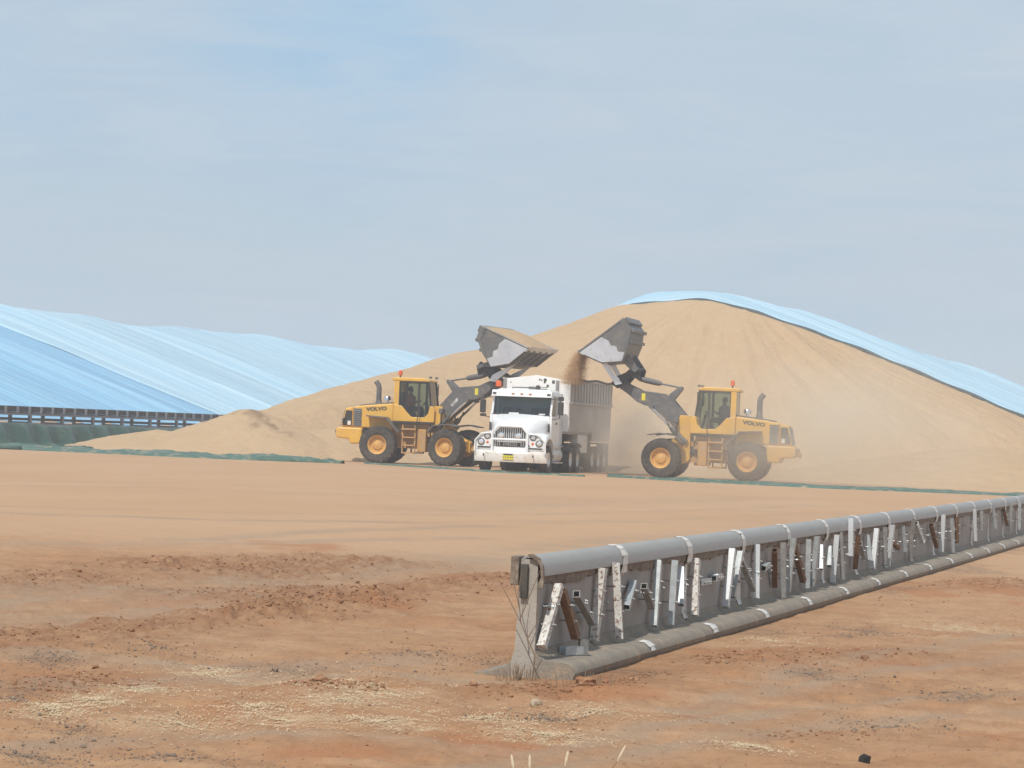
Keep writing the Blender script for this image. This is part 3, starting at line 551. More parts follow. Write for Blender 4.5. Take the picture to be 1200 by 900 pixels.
# ================================================================== FOREGROUND WALL
XW = -4.80
wl = empty('bunker_wall', (XW, 16.77, 0), 0, 'long low grey concrete bunker wall hung with steel braces, starting in the foreground', 'wall')
NP = 30; PL = 2.15
prof = stem_profile()
def panel_mesh():
    mb = MB(); mb.prism(prof, .006, PL-.006, 'y'); return mb
p0 = panel_mesh().build('concrete_panel', M['conc'], wl, smooth=True)
ft = MB(); ft.prism(FOOT, .006, PL-.006, 'y'); tb = MB(); tb.prism(TOE, .006, PL-.006, 'y'); toe0 = tb.build('rear_toe', M['footc'], wl, smooth=True); foot0 = ft.build('footing', M['footc'], wl, smooth=True)
def copy_part(o, parent, loc):
    c = o.copy(); COL.objects.link(c); c.parent = parent; c.location = loc; return c
# concrete sheet with the shaded side's tone put in its colour, the dirty band below the bullnose, and the sealed joints
fa = MB(); fa.box(.0605, .0625, .02, PL-.02, .19, .61); face0 = fa.build('panel_face', M['concshade'], wl)
def cap_mb():
    mb = MB(); inner = [(p[0]-.012*(i > 2), p[1]-.016+.004*(i > 3)) for i, p in enumerate(CAPP)]
    mb.prism(CAPP+[(.084, .662)]+inner[::-1][1:], .004, PL-.004, 'y'); return mb
cap0 = cap_mb().build('capping', M['capping'], wl, smooth=True)
def band():
    mb = MB(); n = 30
    top = []; bot = []
    for i in range(n+1):
        yy = .004+(PL-.008)*i/n; lo = .585+.03*vnoise(np.array([yy*3.1]), np.array([2.0]), 4)[0]+.02*random.random()
        top.append((.083, yy, .6665)); bot.append((.070+.012*random.random(), yy, lo))
    vs = top+bot+[(.0622, p[1], p[2]) for p in bot]
    fs = [(i, i+1, n+2+i, n+1+i) for i in range(n)]+[(n+1+i, n+2+i, 2*n+3+i, 2*n+2+i) for i in range(n)]
    mb.add(vs, fs); return mb
band0 = band().build('foam_band', M['timber'], wl)
for k in range(1, NP):
    copy_part(p0, wl, (0, k*PL, 0)); copy_part(cap0, wl, (0, k*PL, 0)); copy_part(foot0, wl, (0, k*PL, 0)); copy_part(toe0, wl, (0, k*PL, 0)); copy_part(face0, wl, (0, k*PL, 0))
    copy_part(band0, wl, (0, k*PL, 0)) if k % 2 else band().build('foam_band', M['timber'], wl, loc=(0, k*PL, 0))
def seal():
    mb = MB(); w = .080
    pts = [(-.056, .772), (-.02, .799), (.031, .798), (.070, .774), (.095, .726), (.101, .662), (.090, .60), (.0645, .58), (.0645, .195), (.084, .149), (.119, .129), (.242, .120), (.293, .112), (.327, .084), (.338, .052)]
    for i, (p, q) in enumerate(zip(pts[:-1], pts[1:])):
        wa = w*(.75+.5*random.random())*(.4 if 6 <= i <= 7 else 1); off = random.uniform(-.02, .02)
        if i in (9, 10): continue
        wa2 = w*(.8+.45*random.random()); e = .004
        mb.add([(p[0], -wa+off, p[1]), (p[0], wa+off, p[1]), (q[0], wa2, q[1]), (q[0], -wa2, q[1]),
                (p[0]+e*.3, -wa*.6+off, p[1]+e), (p[0]+e*.3, wa*.6+off, p[1]+e), (q[0]+e, wa2*.6, q[1]+e), (q[0]+e, -wa2*.6, q[1]+e)],
               [(4, 5, 6, 7), (0, 4, 7, 3), (1, 2, 6, 5)])
    return mb
for k in range(1, NP): seal().build('joint_seal', M['seal'], wl, loc=(0, k*PL+.04, 0), smooth=True, fix=False)
# end fittings
e0 = MB(); e0.box(-.115, -.060, -.035, .10, .60, .79); e0.build('end_block', M['timber'], wl, .008)
MB().box(-.050, .0, -.03, -.004, .52, .74).build('end_slot_shade', M['chassis'], wl, .004)  # dark sheet standing in for the shade inside the slot
mb = MB(); mb.prism([(.0, .805), (.03, .806), (.076, .781), (.102, .73), (.108, .665), (.108, .592), (.070, .592), (.070, .60), (.090, .66), (.084, .722), (.062, .765), (.02, .786), (.0, .788)], -.03, -.001, 'y'); mb.build('end_cap', M['timber'], wl)
for k in range(16):
    yy = .3+k*1.9+random.random()*1.2; z1 = random.uniform(.45, .55); z0 = z1-random.uniform(.08, .2); w = random.uniform(.02, .05)
    MB().add([(.0640, yy-w, z1), (.0640, yy+w, z1), (.0640, yy+w*.5, z0), (.0640, yy-w*.6, z0)], [(0, 1, 2, 3)]).build('pale_drip_mark', M['conc'], wl)
KM = dict(R='rustwhite', B='rust', D='galvdark', G='galv', L='galvlight')
for (ya_, za_, yb_, zb_, kd) in BRACES:
    if ya_ > 53: continue
    p = Vector((0, ya_-16.77, za_)); q = Vector((0, yb_-16.77, zb_)); d = (q-p); ln = d.length; d.normalize()
    tilt = random.uniform(-.025, .03); xo = .125+random.uniform(-.015, .02)
    x_ax = Vector((1, 0, 0)); wv = x_ax.cross(d).normalized(); tw = random.uniform(-.18, .18)
    a1 = (x_ax*cos(tw)+wv*sin(tw)); b1 = d.cross(a1).normalized()
    h = .024 if kd in 'GD' else .026; t_ = .004; mb = MB()
    vs = []
    for end, dx in ((p, -tilt), (q, tilt)):
        c = end+Vector((xo+dx, 0, 0))
        for rr in (h, h-t_):
            for sa, sb in ((-1, -1), (1, -1), (1, 1), (-1, 1)): vs.append(c+a1*rr*sa+b1*rr*sb)
    fs = []
    for i in range(4):
        j = (i+1) % 4; fs += [(i, j, 8+j, 8+i), (4+i, 12+i, 12+j, 4+j), (i, 4+i, 4+j, j), (8+i, 8+j, 12+j, 12+i)]
    mb.add(vs, fs)
    # blunt lower foot plate on the painted ones
    if kd in 'RL':
        c = q+Vector((xo+tilt, 0, 0)); s0 = [c+a1*.03*sa+b1*.03*sb+d*dd for dd in (0.001, .008) for sa, sb in ((-1, -1), (1, -1), (1, 1), (-1, 1))]
        mb.add(s0, [(0, 1, 2, 3), (7, 6, 5, 4), (0, 4, 5, 1), (1, 5, 6, 2), (2, 6, 7, 3), (3, 7, 4, 0)])
    bo = mb.build('steel_brace', M[KM[kd]], wl)
    if kd == 'R': bo['label'] = 'rusty brace with peeling white paint'
    elif kd == 'B': bo['label'] = 'rust brown brace'
    elif kd == 'L': bo['label'] = 'bright galvanised brace'
    mid = (p+q)/2
    b2 = MB()
    for zz in ((0,) if ln < .3 else (-.18*ln, .15*ln)):
        cc = mid+d*zz; b2.tube([(.064, cc.y, cc.z), (xo+.05, cc.y, cc.z)], .006, 6); b2.tube([(xo+.026, cc.y, cc.z), (xo+.036, cc.y, cc.z)], .013, 6)
    b2.build('bolt', M['galvdark'], bo)
for k in range(34):
    mb = MB(); yy = .25+k*.62+random.uniform(-.15, .15); zz = .44+random.uniform(-.03, .03); mb.tube([(.064, yy, zz), (.15, yy+.01, zz)], .0055, 5); mb.tube([(.135, yy, zz), (.143, yy, zz)], .012, 6); mb.build('threaded_rod', M['galv'], wl)
# loose U channel lying on the foot near the end
lc = empty('steel_bracket', (XW+.16, 17.35, .124), radians(62), 'loose galvanised channel bracket lying on the wall foot near its open end', 'bracket')
mb = MB(); mb.box(-.10, .10, -.03, .03, 0, .004); mb.box(-.10, .10, -.03, -.026, .004, .055); mb.box(-.10, .10, .026, .03, .004, .055); mb.build('channel', M['galv'], lc)
mb = MB(); mb.box(.1005, .104, -.045, .045, 0, .10); mb.box(.085, .1005, -.045, -.0405, 0, .10); mb.build('end_flange', M['galvdark'], lc)

# ================================================================== WHEEL LOADERS
def rot2(x, y, a): return (x*cos(a)-y*sin(a), x*sin(a)+y*cos(a))
def tyre_mb(R, w, lugs=22):
    mb = MB(); h = w/2
    mb.lathe([(R*.50, -h*.80), (R*.56, -h*.95), (R*.74, -h*1.02), (R*.90, -h*.98), (R*.965, -h*.80), (R*.975, 0), (R*.965, h*.80), (R*.90, h*.98), (R*.74, h*1.02), (R*.56, h*.95), (R*.50, h*.80)], 40, cap=False)
    for k in range(lugs):
        for s in (-1, 1):
            a0 = 2*pi*(k+(.25 if s > 0 else -.25))/lugs; da = .085
            pts = []
            for rr in (R*.94, R*1.0):
                for (t, dd) in ((.04*h, .10), (h*.96, -.06)):
                    for sg in (-1, 1):
                        an = a0+sg*da+dd; r2 = rr if t < h*.5 else rr*.975
                        pts.append((r2*cos(an), s*t, r2*sin(an)))
            mb.add(pts, [(0, 1, 3, 2), (4, 6, 7, 5), (0, 4, 5, 1), (2, 3, 7, 6), (0, 2, 6, 4), (1, 5, 7, 3)])
    return mb
def rim_mb(R, w, side):
    mb = MB(); h = w/2; s = side
    mb.lathe([(0, s*h*.62), (.07, s*h*.62), (.10, s*h*.55), (.17, s*h*.52), (.185, s*h*.36), (R*.33, s*h*.30), (R*.40, s*h*.34), (R*.445, s*h*.78), (R*.49, s*h*.90), (R*.515, s*h*.93), (R*.515, s*h*.80), (R*.49, -s*h*.80), (0, -s*h*.75)], 32)
    for k in range(12):
        an = 2*pi*k/12; mb.lathe([(.018, s*h*.28), (.018, s*h*.44), (0, s*h*.44)], 6, c=(.215*cos(an), 0, .215*sin(an)))
    return mb
def interp_band(pts, y0, y1, th, mb):
    for (x0, z0), (x1, z1) in zip(pts[:-1], pts[1:]):
        d = Vector((x1-x0, z1-z0)); n = Vector((-d.y, d.x)).normalized()*th
        mb.prism([(x0, z0), (x1, z1), (x1+n.x, z1+n.y), (x0+n.x, z0+n.y)], y0, y1, 'y')
BUCKET = [(0, 0), (.5, .84), (1.15, 1.24), (1.70, .90), (2.12, .46), (2.12, 0)]
TR, TW = .74, .54
def loader(name, loc, rz, phi, tip, alpha, bs, label, decal):
    root = empty(name, loc, rz, label, 'wheel loader', 'wheel loaders filling the truck')
    P = lambda mb, nm, m, bv=0, par=root, **k: mb.build(nm, M[m], par, bv, **k)
    # --- rear body
    CX = .14; near = -1 if rz < 1 else 1
    PT = lambda mb, nm, m, bv=0, **k: mb.build(nm, M[m], root, bv, loc=(.43, 0, 0), **k)
    PC = lambda mb, nm, m, bv=0, **k: mb.build(nm, M[m], root, bv, loc=(CX, 0, 0), **k)
    mb = MB(); mb.prism([(-1.06, 1.10), (-1.06, 2.38), (-2.2, 2.27), (-2.62, 2.20), (-2.69, 2.17), (-2.69, 1.37), (-1.9, 1.37), (-1.8, 1.10)], -.78, .78); P(mb, 'engine_hood', 'yellow', .05)
    mb = MB(); mb.prism([(-3.121, 1.37), (-3.121, 2.20), (-3.44, 2.12), (-3.60, 1.40), (-3.55, 1.37)], -.74, .74); PT(mb, 'tail_hood', 'yellow', .07)
    mb = MB(); mb.prism([(-3.16, 1.42), (-3.16, 2.03), (-3.41, 2.04), (-3.545, 1.44)], -.765, .765); PT(mb, 'side_grille', 'black', .02)
    mb = MB(); mb.prism([(-3.45, 2.05), (-3.60, 1.40), (-3.63, 1.40), (-3.48, 2.07)], -.62, .62)
    for k in range(9): mb.box(-3.635+.0135*k, -3.52, -.6, .6, 1.45+k*.065, 1.475+k*.065)
    PT(mb, 'rear_grille', 'lgrey')
    for s in (-1, 1):
        PT(MB().box(-3.33, -3.20, s*.768-.01, s*.768+.01, 1.46, 1.62), 'warning_label', 'whitedirty')
        mb = MB(); mb.box(-2.66, -2.33, s*.784-.012, s*.784+.012, 1.42, 2.12)
        for k in range(9): mb.prism([(s*.79, 1.46+k*.07), (s*.83, 1.45+k*.07), (s*.79, 1.50+k*.07)], -2.63, -2.36, 'x')
        P(mb, 'side_vent', 'lgrey')
    mb = MB(); mb.prism([(-1.04, 2.386), (-2.20, 2.276), (-2.50, 2.23), (-2.48, 2.28), (-2.20, 2.325), (-1.04, 2.45)], -.55, .55); P(mb, 'hood_cover', 'lgrey', .02)
    mb = MB(); mb.prism([(-2.25, .72), (-2.25, 1.364), (-3.18, 1.364), (-3.32, 1.30), (-3.33, 1.0), (-3.2, .92), (-2.78, .90), (-2.72, .72)], -.98, .98); P(mb, 'counterweight', 'yellow', .06)
    mb = MB(); mb.box(-3.48, -3.331, -.14, .14, .98, 1.10); mb.tube([(-3.42, 0, .92), (-3.42, 0, 1.18)], .035, 8); P(mb, 'tow_hitch', 'yellow_low', .01)
    for s in (-1, 1):
        mb = MB(); interp_band([(-.74, 1.28), (-1.24, 1.83), (-2.05, 1.87)], s*.62, s*1.24, .05, mb); P(mb, 'rear_fender', 'lgrey')
        mb = MB(); mb.lathe([(.08, -.03), (.08, .03), (0, .03)], 12, 'x', c=(-3.34, s*.75, 1.18)); P(mb, 'rear_lamp', 'black')
        mb = MB(); mb.box(-3.10, -3.02, s*.80-.04, s*.80+.04, 1.52, 1.72); P(mb, 'rear_marker', 'black', .02)
    mb = MB(); mb.tube([(-1.88, 0.15, 2.25), (-1.88, .15, 2.50)], [.17, .11], 12); mb.tube([(-1.88, .15, 2.48), (-1.88, .15, 2.98), (-1.91, .15, 3.10), (-2.02, .15, 3.24)], .105, 12); P(mb, 'exhaust_stack', 'lgrey', smooth=True)
    mb = MB(); mb.lathe([(.05, 2.38), (.05, 2.50), (.14, 2.50), (.14, 2.60), (.10, 2.66), (0, 2.67)], 14, 'z', c=(-1.44, near*.25, 0)); P(mb, 'air_precleaner', 'chrome', smooth=True)
    mb = MB(); mb.box(-2.27, .30, -.42, .42, .62, 1.09); mb.box(-1.3, .42, -.60, .60, 1.095, 1.60); P(mb, 'rear_frame', 'yellow_low', .03)
    mb = MB(); mb.tube([(-1.57, -.9, TR), (-1.57, .9, TR)], .20, 12); P(mb, 'rear_axle', 'yellow_low')
    for k in range(4): mb = MB(); mb.tube([(.05, -.3+.2*k, .85+.1*k), (.35, -.3+.2*k, .75+.12*k), (.75, -.25+.2*k, 1.0)], .035, 6); P(mb, 'hydraulic_hose', 'black', smooth=True)
    for s in (-1, 1):                                                   # steps
        mb = MB()
        for xx in (-.62, -.12): mb.box(xx-.025, xx+.025, s*.86-.05, s*.86+.05, .42, 1.55)
        for zz in (.42, .73, 1.04): mb.box(-.62, -.12, s*.88-.11, s*.88+.11, zz, zz+.05)
        mb.box(-.66, -.08, s*.80-.2, s*.80+.2, 1.36, 1.42); P(mb, 'access_steps', 'yellow_low')
        mb = MB(); mb.box(-.05, .30, s*.66-.12, s*.66+.12, .50, 1.40); P(mb, 'tool_box', 'yellow_low', .03)
        mb = MB(); mb.tube([(-.10, s*.95, 1.45), (-.02, s*.95, 1.9), (.10, s*.90, 2.35)], .018, 6); P(mb, 'grab_rail', 'black', smooth=True)
    # --- cab
    low = [(.46, 1.68), (.47, 2.20), (.40, 2.32), (.27, 2.32), (.20, 2.02), (.06, 1.87), (-.46, 1.87), (-.66, 2.06), (-.86, 2.30), (-1.20, 2.36), (-1.20, 1.68)]
    mb = MB()
    for s in (-1, 1): mb.prism(low, s*.80, s*.70)
    mb.box(-1.2, -1.14, -.71, .71, 1.68, 2.40); mb.box(-1.16, .40, -.71, .71, 1.64, 1.80); mb.box(.36, .42, -.71, .71, 1.78, 2.25)
    PC(mb, 'cab_body', 'yellow', .025)
    mb = MB(); mb.box(-1.18, .42, -.86, .86, 1.60, 1.675); PC(mb, 'cab_sill', 'black')
    mb = MB(); mb.prism([(-1.30, 3.28), (-1.30, 3.37), (-1.18, 3.42), (.02, 3.42), (.20, 3.36), (.24, 3.28)], -.80, .80); PC(mb, 'cab_roof', 'yellow', .03)
    for s in (-1, 1):
        mb = MB(); mb.box(-1.20, -1.0, s*.74-.04, s*.74+.04, 2.29, 3.282); PC(mb, 'cab_pillar', 'yellow')
        mb = MB(); mb.prism([(.14, 3.282), (.20, 3.282), (.33, 2.30), (.26, 2.30)], s*.755, s*.68); mb.box(-.24, -.15, s*.755-.02, s*.755+.02, 1.89, 3.28)
        mb.box(-1.0, -.96, s*.75-.02, s*.75+.02, 2.22, 3.28); mb.box(-.98, .16, s*.75-.02, s*.75+.02, 3.22, 3.28); mb.box(-.46, .06, s*.75-.02, s*.75+.02, 1.872, 1.90); PC(mb, 'door_frame', 'black')
        mb = MB(); mb.prism([(.13, 3.22), (.25, 2.30), (.19, 2.03), (.055, 1.885), (-.15, 1.885), (-.15, 3.22)], s*.745, s*.737); PC(mb, 'front_side_window', 'cabglass')
        mb = MB(); mb.prism([(-.24, 3.22), (-.24, 1.885), (-.455, 1.885), (-.65, 2.075), (-.85, 2.31), (-.96, 2.31), (-.96, 3.22)], s*.745, s*.737); PC(mb, 'door_window', 'cabglass')
        mb = MB(); mb.tube([(.15, s*.78, 3.2), (.22, s*.98, 3.2), (.22, s*.98, 3.1)], .02, 6); mm = PC(mb, 'mirror_arm', 'black')
        mb = MB(); mb.box(.17, .22, s*1.0-.10, s*1.0+.10, 2.72, 3.12); mb.build('mirror', M['black'], mm, .02)
        mb = MB(); mb.box(.16, .26, s*.6-.09, s*.6+.09, 3.42, 3.50); PC(mb, 'work_light', 'lgrey', .02)
    mb = MB(); mb.prism([(.16, 3.27), (.17, 3.27), (.30, 2.30), (.29, 2.30)], -.66, .66); PC(mb, 'windscreen', 'cabglass')
    mb = MB(); mb.box(-1.19, -1.18, -.61, .61, 2.41, 3.27); PC(mb, 'rear_window', 'cabglass')
    mb = MB(); mb.box(-1.0, -.5, -.25, .25, 1.82, 2.12); mb.box(-1.05, -.93, -.24, .24, 2.10, 2.85); PC(mb, 'operator_seat', 'seat', .04)
    mb = MB(); mb.tube([(.12, 0, 1.8), (-.02, 0, 2.42)], .05, 8); mb.tube([(.0+.16*cos(t)*.6-.08, .19*sin(t), 2.45+.16*cos(t)*.5) for t in np.linspace(0, 2*pi, 17)], .018, 6); PC(mb, 'steering_wheel', 'black')
    mb = MB(); mb.lathe([(.03, 3.42), (.03, 3.50)], 8, 'z', c=(-1.02, near*.55, 0)); bs_ = PC(mb, 'beacon_stem', 'black')
    mb = MB(); mb.lathe([(.075, 3.50), (.085, 3.54), (.075, 3.68), (.04, 3.71), (0, 3.715)], 12, 'z', c=(-1.02, near*.55, 0)); mb.build('beacon', M['orange'], bs_, smooth=True)
    # --- lettering on the hood
    for s in (-1, 1):
        X = Matrix.Translation((-1.74, s*.785, 2.13)) @ (Euler((pi/2, 0, 0)).to_matrix().to_4x4() if s < 0 else Euler((pi/2, 0, pi)).to_matrix().to_4x4()) @ Matrix.Rotation(radians(5*-s), 4, 'Z')
        text_mesh('lettering', 'VOLVO', .19, M['chassis'], root, X, .006, .009, 1.3)
    # --- wheels
    def wheel(x, y, ph):
        for s in (-1, 1):
            px, py = rot2(x, s*y, ph)
            o = tyre_mb(TR, TW).build('wheel', M['rubber'], root, smooth=True, loc=(px, py, TR-.015), rotz=ph)
            rim_mb(TR, TW, s).build('rim', M['rim'], o, smooth=True)
    wheel(-1.57, .97, 0); wheel(1.57, .97, phi)
    # --- front frame (turned by phi about the centre pin)
    FS = (.10*cos(phi), .10*sin(phi), 0)
    FP = lambda mb, nm, m, bv=0, **k: mb.build(nm, M[m], root, bv, rotz=phi, loc=FS, **k)
    FB = lambda mb, nm, m, bv=0, **k: mb.build(nm, M[m], root, bv, rotz=phi, **k)
    mb = MB()
    for s in (-1, 1): mb.prism([(.50, .70), (.50, 2.24), (.62, 2.34), (.92, 2.34), (1.02, 2.0), (1.04, 1.55), (1.35, 1.25), (1.85, .95), (1.85, .55), (.70, .55)], s*.46, s*.32)
    mb.box(.56, 1.8, -.318, .318, .60, 1.0); mb.box(.55, .66, -.318, .318, 1.0, 1.75); FP(mb, 'front_frame', 'yellow', .02)
    mb = MB(); mb.box(.12, .56, -.30, .30, .60, .80); mb.box(.12, .56, -.30, .30, 1.2, 1.40); mb.tube([(.3, 0, .5), (.3, 0, 1.5)], .10, 10); FP(mb, 'centre_joint', 'yellow_low')
    mb = MB(); mb.tube([(1.57, -.9, TR), (1.57, .9, TR)], .20, 12); FB(mb, 'front_axle', 'yellow_low')
    for s in (-1, 1):
        mb = MB(); interp_band([(.72, 1.30), (.95, 1.55), (1.55, 1.62), (2.0, 1.55)][::1], s*.70, s*1.22, .04, mb); FP(mb, 'front_fender', 'lgrey')
        mb = MB(); mb.tube([(1.0, s*.62, 1.55), (1.0, s*.62, 2.05)], .03, 6); hs = FP(mb, 'lamp_post', 'black')
        mb = MB(); mb.box(.94, 1.10, s*.62-.14, s*.62+.14, 2.05, 2.25); mb.build('headlight', M['lgrey'], hs, .03)
    boom = [(.58, 2.20), (.72, 2.34), (1.26, 2.92), (1.60, 3.12), (2.05, 3.17), (2.42, 3.20), (2.92, 3.42), (3.25, 3.66), (3.48, 3.60), (3.52, 3.40), (3.30, 3.28), (2.98, 3.08), (2.60, 2.78), (2.30, 2.66), (2.02, 2.62), (1.50, 2.22), (.92, 1.74), (.70, 1.76), (.58, 1.95)]
    mb = MB()
    for s in (-1, 1): mb.prism(boom, s*.315, s*.20)
    mb.tube([(1.75, -.2, 2.88), (1.75, .2, 2.88)], .17, 10); mb.prism([(1.25, 2.55), (1.9, 3.0), (2.3, 3.05), (2.3, 2.8), (1.9, 2.72), (1.4, 2.3)], -.199, .199); bm_ = FP(mb, 'boom_arm', 'lgrey', .015)
    for s in (-1, 1):
        MB().box(2.28, 2.42, s*.318-.003, s*.318+.003, 2.84, 3.10).build('warning_label', M['plate'], bm_)
    mb = MB(); mb.prism([(1.24, 2.75), (1.42, 3.02), (1.42, 3.10), (1.14, 3.33), (.96, 3.42), (.90, 3.36), (.93, 3.28), (1.20, 2.92), (1.16, 2.68)], -.13, .13); FP(mb, 'bell_crank', 'lgrey', .02)
    mb = MB(); mb.tube([(.98, 0, 3.36), (1.95, 0, 3.52)], .035, 8); rod = FP(mb, 'tilt_cylinder_rod', 'lgrey', smooth=True)
    mb = MB(); mb.tube([(1.75, 0, 3.49), (1.85, 0, 3.505), (2.35, 0, 3.60), (2.55, 0, 3.64), (2.78, 0, 3.74)], [.07, .105, .115, .09, .05], 10); FP(mb, 'tilt_cylinder', 'lgrey', smooth=True)
    for s in (-1, 1):
        mb = MB(); mb.tube([(.62, s*.52, 1.32), (1.22, s*.50, 1.86)], .085, 10); lc_ = FP(mb, 'lift_cylinder', 'lgrey', smooth=True)
        mb = MB(); mb.tube([(1.22, s*.50, 1.86), (2.02, s*.46, 2.58)], .045, 8); mb.build('piston_rod', M['chrome'], lc_, smooth=True)
        mb = MB(); mb.tube([(2.02, s*.30, 2.62), (2.02, s*.52, 2.62)], .09, 10); FP(mb, 'cylinder_pin', 'lgrey')
    mb = MB(); mb.tube([(.75, -.50, 1.25), (1.2, -.62, 1.75), (1.45, -.45, 2.15)], .03, 6); mb.tube([(.75, .50, 1.25), (1.2, .62, 1.75), (1.45, .45, 2.15)], .03, 6); FP(mb, 'hose', 'black', smooth=True)
    # --- coupler and bucket
    ca, sa = cos(alpha), sin(alpha); U = Vector((-ca, sa)); D = Vector((-sa, -ca)); T0 = Vector(tip)
    bp = [T0+U*u*bs+D*n*bs for u, n in BUCKET]
    hw = 1.33
    mb = MB()
    cpl = [(2.62, 3.62), (2.55, 3.95), (2.70, 4.16), (2.92, 4.02), (3.12, 3.84), (3.40, 3.72), (3.66, 3.42), (3.40, 3.24), (3.22, 3.36), (2.95, 3.70)]
    for s in (-1, 1): mb.prism(cpl, s*.62, s*.48)
    mb.prism([(2.75, 3.70), (2.70, 4.05), (2.85, 4.0), (3.0, 3.75)], -.479, .479); mb.tube([(3.40, -.7, 3.44), (3.40, .7, 3.44)], .10, 10); mb.tube([(2.68, -.6, 4.0), (2.68, .6, 4.0)], .07, 10)
    FB(mb, 'quick_coupler', 'black', .01)
    # hooks from the bucket shell down to the coupler pins
    b1, b2, b3 = bp[1], bp[2], bp[3]; m12 = b1+(b2-b1)*.35
    for s in (-1, 1):
        mb = MB(); mb.prism([tuple(b1-(b1-T0)*.22), tuple(b1+(b2-b1)*.12), (3.52, 3.74), (3.34, 3.64), (3.20, 3.42), (3.44, 3.36)], s*.78, s*.70); FB(mb, 'bucket_hook', 'steel')
        mb = MB(); mb.prism([tuple(b2+(b1-b2)*.15), tuple(b2+(b3-b2)*.5), (2.60, 3.98), (2.72, 3.86), (2.9, 3.95)], s*.78, s*.70); FB(mb, 'bucket_hook', 'steeldark')
    mb = MB()
    for a_, b_ in zip(bp[:-2], bp[1:-1]):
        d = (b_-a_).normalized(); n = Vector((-d.y, d.x))*.035
        if n.dot(D) > 0: n = -n
        mb.prism([tuple(a_), tuple(b_), tuple(b_+n), tuple(a_+n)], -hw, hw)
    a_, b_ = bp[-2], bp[-1]; mb.prism([tuple(a_), tuple(b_), tuple(b_+Vector((.03, 0))), tuple(a_+Vector((.03, 0)))], -hw, hw)
    bk = FB(mb, 'bucket', 'steeldark')
    sp = [tuple(p) for p in bp]
    for s in (-1, 1):
        mb = MB(); mb.prism(sp, s*(hw+.002), s*(hw+.045)); mb.build('side_plate', M['steeldark'], bk, .008)
        pol = [T0+U*.03*bs+D*.04*bs, T0+(bp[1]-T0)*.98, bp[1]+(bp[2]-bp[1])*.97, T0+U*1.40*bs+D*1.02*bs, T0+U*1.22*bs+D*.86*bs, T0+U*1.28*bs+D*.66*bs, T0+U*1.14*bs+D*.52*bs, T0+U*1.17*bs+D*.32*bs, T0+U*1.02*bs+D*.05*bs]
        q = MB(); q.prism([tuple(p) for p in pol], s*(hw+.0455), s*(hw+.048)); q.build('polished_area', M['steel'], bk)
        # rolled lip along the opening, rear corner stiffener
        q = MB(); q.tube([(sp[0][0], s*(hw+.03), sp[0][1]), (sp[5][0], s*(hw+.03), sp[5][1])], .045, 6); q.build('rim_bar', M['steeldark'], bk, smooth=True)
        stf = [bp[5], bp[4], bp[3]+(bp[2]-bp[3])*.15, bp[3]+(bp[2]-bp[3])*.15+(bp[5]-bp[4])*.0+U*-.16, bp[4]+U*-.22, bp[5]+U*-.22]
        q = MB(); q.prism([tuple(p) for p in stf], s*(hw+.046), s*(hw+.075)); q.build('corner_stiffener', M['steeldark'], bk)
    # back: box beams across
    mb = MB()
    dirb = (bp[4]-bp[3]).normalized(); outw = Vector((dirb.y, -dirb.x)); outw = outw if outw.dot(U) > 0 else -outw
    for t0, t1, th in ((.12, .30, .10), (.78, .98, .12)):
        q0 = bp[3]+(bp[4]-bp[3])*t0; q1 = bp[3]+(bp[4]-bp[3])*t1
        mb.prism([tuple(q0), tuple(q1), tuple(q1+outw*th), tuple(q0+outw*th)], -hw, hw)
    q0, q1 = bp[4]+(bp[5]-bp[4])*.45, bp[5]; mb.prism([tuple(q0), tuple(q1), tuple(q1+U*.10), tuple(q0+U*.10)], -hw, hw)
    mb.build('back_beam', M['steeldark'], bk, .01)
    mb = MB()
    d = (bp[1]-bp[0]).normalized(); n = Vector((-d.y, d.x)); n = n if n.dot(D) > 0 else -n
    for k in range(5):
        yy = -hw+.22+k*(2*hw-.44)/4; mb.prism([tuple(bp[0]+d*.12), tuple(bp[1]), tuple(bp[1]+n*.05), tuple(bp[0]+d*.12+n*.05)], yy-.07, yy+.07)
    mb.build('wear_strip', M['steeldark'], bk)
    mb = MB(); mb.prism([tuple(bp[0]-d*.10), tuple(bp[0]+d*.20), tuple(bp[0]+d*.20+n*.03), tuple(bp[0]-d*.10+n*.008)], -hw-.03, hw+.03); mb.build('cutting_edge', M['steel'], bk)
    if decal:
        X = Matrix.Translation((1.42, -.322, 2.52)) @ Euler((pi/2, 0, 0)).to_matrix().to_4x4() @ Matrix.Rotation(radians(43), 4, 'Z')
        t_ = text_mesh('decal', 'L110F', .16, M['white'], bm_, X, .004, .003)
    return root, bp
LL, LBP = loader('wheel_loader', (-33.70, 101.56, 0), radians(6.5), radians(-15), (5.10, 4.70), radians(21.7), 1.04, 'yellow wheel loader left of the truck holding up a bucket heaped with grain', True)
RL, RBP = loader('wheel_loader', (-21.32, 97.95, 0), radians(186.5), radians(-3), (4.78, 4.52), radians(38), 1.0, 'dusty yellow wheel loader right of the truck tipping its bucket into the trailer', False)

